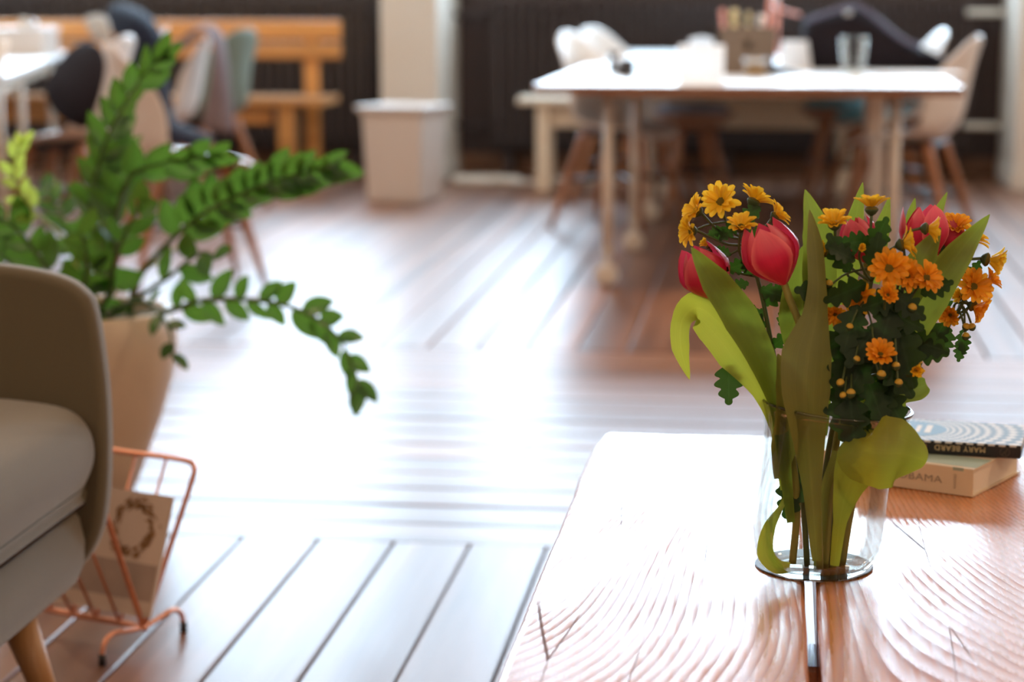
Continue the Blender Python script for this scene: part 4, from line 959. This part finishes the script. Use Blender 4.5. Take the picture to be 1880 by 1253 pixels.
for a0, w0, h0 in ((.120, .008, .05), (.134, .006, .045), (.150, .009, .05), (.166, .007, .045), (.180, .008, .05)):
    lt.prism([Pb2(a0, .048, T2+.0002), Pb2(a0+w0, .048, T2+.0002), Pb2(a0+w0, .048+h0, T2+.0002), Pb2(a0, .048+h0, T2+.0002)], V((0, 0, .0002)))
part('title_blocks', lt, paper_white, bk2, label='white blocky title letters')
wh = MB()
for i in range(15):
    a0 = .006+i*.0135; wh.prism([Pb2(a0, -.0013, T2-.0022), Pb2(a0+.0085, -.0013, T2-.0022), Pb2(a0+.0085, -.0013, T2+.0001), Pb2(a0, -.0013, T2+.0001)], -v2*.0002)
part('spine_edge_print', wh, paper_white, bk2, label='white dashes of cover print wrapping the spine edge')
text('MARY BEARD', .0102, cream_ink, bk2, Pb2(.0440, -.0014, .0125), u2, (0, 0, -1), squeeze=1.0)
text('FRA', .0102, orange_ink, bk2, Pb2(.1185, -.0014, .0125), u2, (0, 0, -1), squeeze=1.0)
dim_ink = plain('dim_emblem_ink', (.10, .085, .06), .5)
em = MB().tube([Pb2(.020+.0058*math.cos(a), -.0015, .0082+.0058*math.sin(a)) for a in [2*PI*i/24 for i in range(24)]], .0005, 5, closed=True)
em.tube([Pb2(.0235, -.0015, .004), Pb2(.0215, -.0015, .0075), Pb2(.0185, -.0015, .009), Pb2(.0175, -.0015, .0125)], .0007, 5).tube([Pb2(.0205, -.0015, .008), Pb2(.0185, -.0015, .0045)], .0006, 5)
part('emblem', em, dim_ink, bk2, label='dim round emblem')

# vase on a coaster
VC = V((.0555, 2.268, CT))
tag(part('coaster', MB().lathe([(0, 0), (.064, 0), (.065, .0008), (.064, .0016), (0, .0016)], 40, c=VC+V((-.001, .034, .0005))), slate, smooth=False), 'round black coaster under the glass vase', 'coaster')
vz = thing('glass_vase', 'clear glass vase with a slanted rim holding the bouquet', 'vase', VC+V((0, 0, .0024)))
def vshape(p):
    h = max(0, p.z)/.185; z = p.z - (.085*p.x*max(0, h-.6)/.4 if h > .6 else 0)
    return V((p.x+.018*h**1.6, p.y, z))
outer = [(0, 0), (.040, 0), (.052, .003), (.062, .011), (.0685, .026), (.0705, .045), (.0705, .08), (.070, .115), (.0705, .140), (.073, .160), (.078, .177), (.0815, .186)]
inner = [(.0800, .187), (.0765, .177), (.0715, .160), (.069, .140), (.0685, .115), (.069, .08), (.069, .045), (.067, .028), (.060, .015), (.048, .0085), (0, .007)]
part('glass_body', MB().lathe(outer+inner, 64, fn=vshape), glass, vz, smooth=True, world=False)
rimp = [vshape(V((.0808*math.cos(a), .0808*math.sin(a), .1868))) for a in [2*PI*i/64 for i in range(64)]]
part('rim', MB().tube(rimp, .0015, 8, closed=True), rim_glass, vz, smooth=True, world=False)

# ------------------------------------------------------------------ bouquet
YV = VC.y
def PV(x, y, d=0.0): return PY(x, y, YV+d)
PXM = 1/1655.0                                                    # metres per pixel at the vase
def blade(spine, widths, twist=0.0, cup=.18, n=5, curl=0.0, round_tip=False, rolls=None):
    S, Wd = spline([V(p) for p in spine], n, list(widths)); k = len(S); rows = []
    RS = None
    if rolls: RS = spline([V((r, 0, 0)) for r in rolls], n)
    for i, p in enumerate(S):
        t = (S[min(i+1, k-1)]-S[max(i-1, 0)]).normalized(); view = (CPOS-p).normalized()
        side = t.cross(view).normalized(); nrm = side.cross(t).normalized()
        a = twist+(RS[i].x if RS else 0)
        q = Quaternion(t, a); side = q @ side; nrm = q @ nrm
        h = max(.0004, Wd[i]/2)
        rows.append([p+side*(s*h)+nrm*(cup*h*(s*s)+curl*h*s*abs(s)) for s in (-1, -.7, -.35, 0, .35, .7, 1)])
    return MB().grid(rows)
def W(*px): return [q*PXM for q in px]
def petal_grid(Lp, Rm, half, open_top, tipw):
    rows = []
    for i in range(10):
        t = i/9
        r = Rm*(math.sin(min(1, t*1.45+.10)*PI/2))*(1-(1-open_top)*max(0, t-.45)**1.6/.55**1.6)
        wv = half*(math.sin(PI*(.10+.80*t**.9))**.7)*(1 if t < .75 else (1-((t-.75)/.25)**2)**.5*.98+.02)
        rows.append([V((r*math.cos(s*wv), r*math.sin(s*wv), Lp*t-.004*abs(s)**2*(t > .6))) for s in (-1, -.66, -.33, 0, .33, .66, 1)])
    return MB().grid(rows)
PET_O = petal_grid(1.0, .435, .80, .40, 0).mesh('petal', tul_red, True)
PET_I = petal_grid(.97, .385, .74, .34, 0).mesh('petal', tul_red, True)
PET_M = petal_grid(.96, .45, .78, .56, 0).mesh('petal', tul_red, True)
PET_W = petal_grid(.98, .44, .74, .75, 0).mesh('petal', tul_red, True)
def frame_to(p, axis, s, spin=0.0):
    q = V((0, 0, 1)).rotation_difference(V(axis).normalized()); return M.Translation(p) @ (q @ Quaternion((0, 0, 1), spin)).to_matrix().to_4x4() @ M.Scale(s, 4)
BASE = VC+V((0, 0, .0125))
def tulip(label, base, tip, stem, open_=False, spin=0.0):
    """base/tip of the bloom: world points; stem: points from the vase bottom to the bloom"""
    root = stem[0]; t = thing('tulip', label, 'tulip', root, group=None)
    part('stem', MB().tube(list(stem)+[base+(tip-base)*.03], [.0042]*len(stem)+[.0038], 10, smooth=6), tul_stem, t, smooth=True)
    s = (tip-base).length
    for k in range(6):
        me = (PET_W if open_ else PET_M) if k < 3 else PET_I
        o = bpy.data.objects.new('petal', me); COL.objects.link(o); o.parent = t
        o.matrix_local = WM[t.name].inverted() @ frame_to(base, tip-base, s*(1 if k < 3 else .985), spin+k*2*PI/3+(PI/3 if k >= 3 else 0))
    return t
def tleaf(t, spine, widths, mat=None, **kw): return part('leaf', blade(spine, widths, **kw), mat or tul_leaf, t, smooth=True)
# stems converge at the vase bottom
t1 = tulip('half open red tulip lowest at the left, partly behind a green leaf', PV(1318, 548, .012), PV(1270, 452, -.004), [PV(1455, 1035, -.01), PV(1462, 900, -.01), PV(1430, 740, 0), PV(1360, 620, 0)], spin=.4)
tleaf(t1, [PV(1452, 960, -.03), PV(1438, 830, -.04), PV(1428, 745, -.035), PV(1400, 665, -.035), PV(1358, 585, -.04), PV(1310, 515, -.052), PV(1269, 454, -.058)], W(14, 24, 30, 50, 66, 52, 1), cup=.25, rolls=(0, 0, 0, .2, .25, .2, 0))
tleaf(t1, [PV(1440, 900, -.02), PV(1428, 790, -.02), PV(1405, 715, -.02), PV(1360, 645, -.01), PV(1315, 590, 0), PV(1278, 566, .005), PV(1252, 590, -.01), PV(1250, 640, -.02), PV(1266, 697, -.025)], W(14, 26, 50, 88, 84, 62, 36, 32, 1), tul_leaf_lime, cup=.22, rolls=(0, 0, 0, -.1, -.2, 0, .2, .1, 0))
t2 = tulip('large red tulip with pale petal edges, foremost left of centre', PV(1440, 521, -.02), PV(1391, 408, -.03), [PV(1505, 1045, -.01), PV(1500, 900, -.02), PV(1490, 760, -.02), PV(1474, 620, -.02), PV(1448, 545, -.02)], spin=.55)
tleaf(t2, [PV(1500, 1030, -.04), PV(1491, 900, -.05), PV(1484, 800, -.06), PV(1478, 720, -.065), PV(1484, 650, -.06), PV(1499, 580, -.05), PV(1502, 520, -.045), PV(1497, 450, -.035), PV(1486, 385, -.025)], W(16, 32, 58, 84, 88, 48, 34, 30, 1), tul_leaf_olive, cup=.3, rolls=(0, 0, .1, .15, -.2, -.4, -.4, -.3, 0))
tleaf(t2, [PV(1430, 880, -.02), PV(1440, 820, -.035), PV(1452, 760, -.045), PV(1446, 700, -.05), PV(1428, 650, -.05)], W(16, 46, 54, 44, 2), tul_leaf_olive, cup=.3)
tleaf(t2, [PV(1500, 860, .0), PV(1492, 760, .0), PV(1478, 660, 0), PV(1466, 580, 0), PV(1470, 500, .005), PV(1478, 450, .01)], W(20, 40, 66, 78, 52, 4), cup=.25, twist=.25)
t3 = tulip('tall red tulip at the back right of the bouquet with wide open outer petals', PV(1700, 482, .04), PV(1694, 374, .045), [PV(1528, 1045, .01), PV(1560, 850, .02), PV(1620, 700, .03), PV(1672, 590, .04)], open_=True, spin=1.1)
tleaf(t3, [PV(1545, 940, .0), PV(1575, 820, .005), PV(1610, 710, .0), PV(1655, 620, -.005), PV(1705, 540, -.005), PV(1760, 465, 0), PV(1817, 394, .01)], W(16, 34, 54, 72, 74, 50, 1), cup=.3, rolls=(0, .1, .2, .3, .3, .2, .1))
tleaf(t3, [PV(1600, 700, .0), PV(1640, 590, -.01), PV(1672, 520, -.012), PV(1700, 465, -.01), PV(1727, 418, 0)], W(20, 56, 64, 44, 1), cup=.2, twist=-.2)
tleaf(t3, [PV(1690, 520, .05), PV(1702, 450, .055), PV(1718, 400, .055), PV(1739, 353, .06)], W(26, 30, 22, 1), cup=.25)
tleaf(t3, [PV(1668, 420, .06), PV(1674, 390, .06), PV(1680, 364, .06)], W(18, 16, 1), cup=.25)
t4 = tulip('red tulip mostly hidden among yellow flowers at the centre of the bouquet', PV(1592, 482, .03), PV(1566, 396, .035), [PV(1515, 1045, .01), PV(1530, 850, .02), PV(1565, 650, .03), PV(1588, 540, .03)], spin=.2)
tleaf(t4, [PV(1545, 560, .05), PV(1556, 480, .05), PV(1569, 410, .052), PV(1584, 335, .055)], W(40, 48, 34, 1), cup=.2)
tleaf(t4, [PV(1600, 520, .05), PV(1612, 450, .05), PV(1622, 410, .05), PV(1633, 362, .052)], W(30, 34, 26, 1), cup=.2)
tleaf(t4, [PV(1505, 800, -.03), PV(1506, 690, -.02), PV(1504, 590, -.012), PV(1502, 500, -.01), PV(1500, 430, -.01), PV(1478, 348, 0)], W(26, 44, 58, 62, 56, 1), cup=.3, rolls=(0, .1, .2, .25, .2, .1))
# broad lime leaf that folds over the right of the rim, and its plant
t5 = tulip('red tulip low at the back, only a petal showing right of centre', PV(1740, 482, .07), PV(1730, 392, .075), [PV(1545, 1042, .02), PV(1575, 880, .03), PV(1640, 720, .05), PV(1715, 580, .065)], spin=.9)
fold = blade([PV(1532, 1040, -.03), PV(1542, 960, -.055), PV(1556, 900, -.07), PV(1574, 860, -.078), PV(1600, 842, -.085)], W(16, 24, 52, 84, 40), cup=-.2)
blade_ = blade([PV(1562, 800, -.07), PV(1580, 822, -.088), PV(1615, 830, -.102), PV(1655, 832, -.102), PV(1685, 841, -.092), PV(1701, 848, -.086)], W(60, 112, 128, 116, 66, 26), cup=-.32)
o_ = len(fold.v); fold.v += blade_.v; fold.uv += blade_.uv; fold.f += [tuple(k+o_ for k in f) for f in blade_.f]; fold.mi += blade_.mi
part('leaf', fold, tul_leaf_lime, t5, smooth=True, label='broad lime leaf folding over the vase rim')
tleaf(t5, [PV(1560, 800, -.01), PV(1600, 745, -.02), PV(1645, 718, -.025), PV(1685, 712, -.02), PV(1701, 706, -.015)], W(20, 44, 52, 44, 20), cup=.35)
tleaf(t5, [PV(1575, 860, .02), PV(1605, 790, .02), PV(1632, 745, .02), PV(1655, 690, .02)], W(30, 60, 66, 10), mat=tul_leaf, cup=.2)
tleaf(t5, [PV(1450, 1042, -.035), PV(1425, 1040, -.045), PV(1405, 1015, -.045), PV(1412, 970, -.04), PV(1432, 935, -.035), PV(1443, 912, -.03)], W(16, 26, 30, 22, 10, 8), tul_leaf_lime, cup=.3)
tleaf(t5, [PV(1500, 1040, .0), PV(1508, 960, .0), PV(1515, 900, .0), PV(1540, 830, -.01)], W(12, 20, 18, 22), tul_leaf_olive, cup=.3)

def mum_petal_mesh(mat):
    rows = []
    for i, hh in enumerate((.46, .72, .90, 1.0, 1.0, .86, .42)):
        t = i/6; h = .182*hh
        rows.append([V((q*h, .27+t*.76, .09*math.sin(t*2.4)+.5*q*q*h)) for q in (-1, -.5, 0, .5, 1)])
    return MB().grid(rows).mesh('petal', mat, True)
MP_Y, MP_O = mum_petal_mesh(mum_petal), mum_petal_mesh(mum_petal_or)
HEADM = MB().lathe([(0, .15), (.16, .14), (.29, .09), (.36, .0), (.24, -.10), (0, -.14)], 18).mesh('flower_head', mum_disc, True)
CALYX = MB().lathe([(.0, -.34), (.10, -.33), (.22, -.24), (.34, -.08), (.36, .0), (.28, -.03), (0, -.06)], 16).mesh('calyx', mum_calyx, True)
HEADG = MB().ball((0, 0, 0), 1, 12, 8, (1, 1, .95)).mesh('bud', mum_bud, True)
BUDC = MB().lathe([(0, -1.25), (.35, -1.15), (.85, -.7), (1.06, -.05), (1.02, .05), (.8, -.5), (0, -.9)], 12).mesh('sepals', mum_calyx, True)
def mum(label, root, trunk, heads, buds, leaves=(), seed=0):
    """a spray: trunk = points; heads = (x, y, depth, radius px, facing vector, orange?, closed 0..1, joint index)"""
    r_ = random.Random(seed); t = thing('chrysanthemum', label, 'flower', root)
    T_, RR = spline([V(root)]+list(trunk), 6, [.0032]*(len(trunk)+1)); RR = [.0034*(1-.45*i/len(T_)) for i in range(len(T_))]
    part('stem', MB().tube(T_, RR, 8), mum_stem, t, smooth=True)
    I = WM[t.name].inverted()
    for (x, y, d, r, f, orange, close) in heads:
        p = PV(x, y, d); f = V(f).normalized(); s = r*PXM*1.08
        h = bpy.data.objects.new('flower_head', HEADM); COL.objects.link(h); h.parent = t
        fm = frame_to(p, f, s, r_.uniform(0, 6)); h.matrix_local = I @ fm
        c = bpy.data.objects.new('calyx', CALYX); COL.objects.link(c); c.parent = h
        n1, n2 = 14, 9
        for k in range(n1+n2):
            o = bpy.data.objects.new('petal', MP_O if orange else MP_Y); COL.objects.link(o); o.parent = h
            ring2 = k >= n1; a = 2*PI*(k/n1 if not ring2 else (k-n1+.5)/n2)+r_.uniform(-.12, .12)
            tilt = R(8+70*close+r_.uniform(-9, 9)+(15 if ring2 else 0)); sc_ = (r_.uniform(.92, 1.08) if not ring2 else r_.uniform(.80, .88))
            o.matrix_local = M.Rotation(a, 4, 'Z') @ M.Rotation(tilt, 4, 'X') @ M.Scale(sc_, 4)
        # branch to the trunk
        j = min(range(len(T_)//3, len(T_)), key=lambda i: (T_[i]-(p-f*s*1.2+V((0, 0, -.035)))).length)
        b0 = p-f*s*.3; mid = b0-f*s*.9+V((0, 0, -.008)); mid2 = T_[j].lerp(mid, .5)+V((0, 0, -.004))
        part('branch', MB().tube([T_[j], mid2, mid, b0], [.0017, .0015, .0014, .0018], 6, smooth=4), mum_stem, t, smooth=True)
    for (x, y, d, r) in buds:
        p = PV(x, y, d); s = r*PXM; f = V((r_.uniform(-.5, .5), r_.uniform(-.7, 0), 1)).normalized()
        o = bpy.data.objects.new('bud', HEADG); COL.objects.link(o); o.parent = t; o.matrix_local = I @ frame_to(p, f, s*.9)
        c = bpy.data.objects.new('sepals', BUDC); COL.objects.link(c); c.parent = o
        j = min(range(len(T_)//3, len(T_)), key=lambda i: (T_[i]-p+V((0, 0, -.02))).length)
        part('branch', MB().tube([T_[j], T_[j].lerp(p, .6)+V((0, 0, .004)), p-f*s], [.0014, .0012, .0011], 6, smooth=4), mum_stem, t, smooth=True)
    for (x, y, d, ln, ang, roll) in leaves:
        mleaf(t, I, x, y, d, ln, ang, roll)
    return t
def lobed(name):
    # deeply lobed leaf outline about the midrib, as a grid between midrib and margin
    half = []; n = 33
    for i in range(n):
        t = i/(n-1)
        env = .33*math.sin(PI*t**.75)**.8*(1-.1*t)+.02
        lob = .48+.52*abs(math.cos(t*PI*4.1))**.9
        half.append(max(.012, env*lob) if 0 < i < n-1 else .010)
    rows = []
    for i in range(n):
        t = i/(n-1); h = half[i]; zz_ = -.12*t*t
        rows.append([V((-h, t+.25*h, zz_+.12*h)), V((-h*.5, t, zz_+.02)), V((0, t, zz_)), V((h*.5, t, zz_+.02)), V((h, t+.25*h, zz_+.12*h))])
    return MB().grid(rows).mesh(name, mum_leaf, True)
LOBE = lobed('leaf')
def mleaf(t, I, x, y, d, ln, ang, roll):
    """leaf base at pixel, length px, angle in the picture plane (deg, 0 right, 90 up), roll about its midrib"""
    p = PV(x, y, d); dr = (RT*math.cos(R(ang))+UP*math.sin(R(ang))-FW*.25).normalized(); nn = -FW-dr*(-FW).dot(dr); nn = Quaternion(dr, R(roll)) @ nn.normalized()
    X = dr.cross(nn).normalized(); s = ln*PXM
    o = bpy.data.objects.new('leaf', LOBE); COL.objects.link(o); o.parent = t
    mt = M((X*s, dr*s, nn*s)).transposed().to_4x4(); mt.translation = p; o.matrix_local = I @ mt
cam_dir = lambda a=0, b=0, c=1: (RT*a+UP*b-FW*c)
D_ = cam_dir
mum('yellow chrysanthemum spray rising highest at the left of the bouquet', PV(1482, 1040, .02),
    [PV(1470, 880, .02), PV(1440, 740, .02), PV(1418, 640, .02), PV(1398, 540, .02), PV(1372, 450, .02), PV(1352, 405, .02)],
    [(1280, 388, .01, 30, D_(-.8, .35, .35), 0, .1), (1270, 424, .0, 28, D_(-.85, -.1, .4), 0, .15), (1324, 372, .0, 33, D_(-.25, .35, .8), 0, .1),
     (1384, 370, .03, 33, D_(.45, .8, -.1), 0, .2), (1424, 397, .02, 27, D_(.75, .6, .2), 0, .2), (1360, 418, -.01, 28, D_(0, .75, .6), 0, .2), (1300, 452, .02, 15, D_(-.6, .5, .3), 0, .6)],
    [(1272, 520, .03, 6), (1258, 432, .02, 4)],
    [(1400, 560, .02, 60, 35, 20), (1408, 600, .02, 55, 150, 30), (1380, 480, .02, 52, 200, -20), (1366, 440, .02, 55, 20, 30), (1352, 410, .02, 44, 225, 0), (1330, 420, .02, 34, 200, 20), (1310, 440, .02, 30, 30, 0), (1342, 470, .02, 34, 150, 30), (1420, 560, .03, 40, 80, 30), (1432, 600, .03, 40, 70, 10), (1385, 560, .03, 44, 240, 0), (1400, 430, .02, 34, 30, 20), (1375, 520, .03, 38, 190, 20), (1428, 700, .03, 62, 250, 20),
     (1395, 530, .01, 50, -20, 0), (1415, 640, .02, 50, 40, 30), (1338, 662, .0, 80, 268, 10), (1385, 508, .02, 46, 120, 0), (1470, 860, .0, 95, 250, 15), (1452, 850, .01, 80, 268, 40), (1440, 560, .02, 60, 30, 30), (1405, 570, .03, 50, 210, 10), (1396, 380, .02, 50, 215, 10)], seed=11)
mum('orange and yellow chrysanthemum spray in the centre of the bouquet', PV(1512, 1035, .03),
    [PV(1512, 900, .02), PV(1530, 780, .01), PV(1560, 660, -.01), PV(1590, 560, -.02), PV(1605, 480, -.02), PV(1602, 420, -.015)],
    [(1600, 384, -.02, 32, D_(.0, .95, .15), 0, .35), (1532, 413, -.02, 30, D_(-.2, .8, .5), 0, .25), (1516, 464, -.01, 22, D_(-.85, .2, .2), 0, .3), (1577, 546, -.03, 30, D_(-.1, -.2, .9), 1, .1),
     (1533, 576, -.04, 22, D_(-.1, -.3, .8), 1, .3), (1581, 457, -.05, 14, D_(0, .1, 1), 0, .75), (1655, 450, -.04, 30, D_(.75, .2, .15), 0, .3), (1616, 653, -.09, 27, D_(-.1, .45, .8), 1, .25)],
    [(1522, 521, -.04, 8), (1543, 703, -.088, 8), (1548, 726, -.088, 7), (1562, 722, -.088, 9), (1573, 660, -.085, 7), (1560, 600, -.075, 7), (1606, 628, -.08, 6), (1518, 622, -.03, 7), (1618, 688, -.088, 9)],
    [(1560, 500, -.04, 78, 120, 10), (1590, 520, -.05, 82, 205, -20), (1575, 560, -.05, 90, 250, 20), (1600, 600, -.05, 95, 285, 10), (1590, 470, -.035, 76, 60, 20), (1540, 540, -.03, 80, 175, 0),
     (1560, 620, -.05, 110, 260, -15), (1600, 640, -.05, 100, 240, 25), (1550, 690, -.05, 115, 268, 0), (1600, 440, -.02, 62, 190, 0), (1590, 690, -.05, 95, 290, -20), (1570, 600, -.04, 80, 215, 30),
     (1570, 480, -.05, 60, 150, 30), (1610, 560, -.05, 90, 330, 10), (1560, 720, -.06, 100, 272, 20), (1610, 700, -.04, 90, 300, 0), (1565, 665, -.03, 84, 250, -20), (1600, 500, -.05, 70, 80, 0), (1570, 600, -.045, 100, 300, 40), (1580, 640, -.045, 80, 225, 10)], seed=12)
mum('orange chrysanthemum spray facing the viewer right of the bouquet centre', PV(1522, 1030, .04),
    [PV(1540, 880, .03), PV(1575, 760, .01), PV(1620, 640, -.02), PV(1650, 560, -.04), PV(1662, 500, -.04)],
    [(1632, 494, -.06, 33, D_(-.15, .1, 1), 1, .08), (1664, 506, -.05, 28, D_(.2, .1, .9), 1, .15), (1700, 511, -.05, 28, D_(.3, .2, .85), 1, .12), (1629, 543, -.075, 21, D_(0, .25, .9), 1, .4),
     (1700, 420, -.03, 28, D_(.75, -.05, .1), 0, .4), (1680, 680, -.085, 17, D_(.1, -.1, .9), 0, .6)],
    [(1645, 672, -.088, 8), (1650, 703, -.088, 8), (1675, 565, -.06, 9), (1686, 666, -.05, 8)],
    [(1640, 560, -.05, 90, 250, 10), (1660, 540, -.05, 80, 200, -10), (1650, 600, -.05, 110, 280, 20), (1620, 640, -.05, 100, 300, 0), (1662, 620, -.02, 80, -20, 10), (1640, 640, -.03, 95, 262, 30),
     (1600, 720, -.03, 100, 285, 10), (1660, 640, -.02, 78, -8, 10), (1610, 600, -.055, 90, 230, 20), (1640, 540, -.055, 70, 320, 0), (1690, 540, -.03, 60, 20, 10), (1670, 590, -.045, 90, 255, 0), (1630, 690, -.04, 90, 255, 25), (1585, 745, -.055, 70, 268, 60)], seed=13)
mum('yellow chrysanthemum spray leaning furthest right over the books', PV(1530, 1030, .05),
    [PV(1560, 880, .05), PV(1610, 760, .05), PV(1670, 680, .05), PV(1730, 610, .05), PV(1765, 560, .05), PV(1785, 500, .05)],
    [(1754, 420, .06, 28, D_(-.1, .6, .7), 1, .3), (1782, 440, .06, 32, D_(.5, .6, .3), 0, .2), (1812, 477, .05, 33, D_(.8, -.2, .3), 0, .45), (1786, 527, .04, 33, D_(.2, .1, .8), 1, .15),
     (1815, 517, .05, 23, D_(.6, .5, .4), 1, .3), (1787, 562, .04, 29, D_(.6, -.4, .4), 1, .35), (1745, 578, .04, 22, D_(-.3, -.2, .8), 1, .4), (1765, 545, .05, 16, D_(-.6, .2, .5), 0, .4)],
    [(1774, 600, .04, 8), (1784, 600, .04, 8), (1773, 617, .04, 8)],
    [(1742, 600, .05, 60, 250, 10), (1768, 605, .05, 46, 268, 20), (1755, 500, .05, 56, 120, 0), (1775, 520, .05, 46, 60, 10), (1725, 610, .05, 60, 160, 20), (1740, 575, .05, 50, 110, 10), (1765, 625, .05, 40, 260, 0), (1700, 650, .04, 70, 60, 10)], seed=14)

# repeats carry a common group phrase
GROUPS = {'tulip': 'red tulips in the glass vase', 'chrysanthemum': 'chrysanthemum sprays in the glass vase', 'book': 'books on the coffee table', 'stool': 'stools under the worktable',
          'fill_lamp': 'added fill lamps out of frame', 'pen': 'pens in the desk organizer', 'marker': 'markers in the desk organizer', 'radiator': 'radiators under the windows', 'pot_lid': 'weights on the white box'}
for o in bpy.data.objects:
    if o.parent is None and 'category' in o:
        k = o.name.split('.')[0]
        if k in GROUPS: o['group'] = GROUPS[k]
        elif k == 'shell_chair': o['group'] = 'shell chairs around the white worktable' if o.location.x > -1.5 else 'shell chairs at the left by the white table'
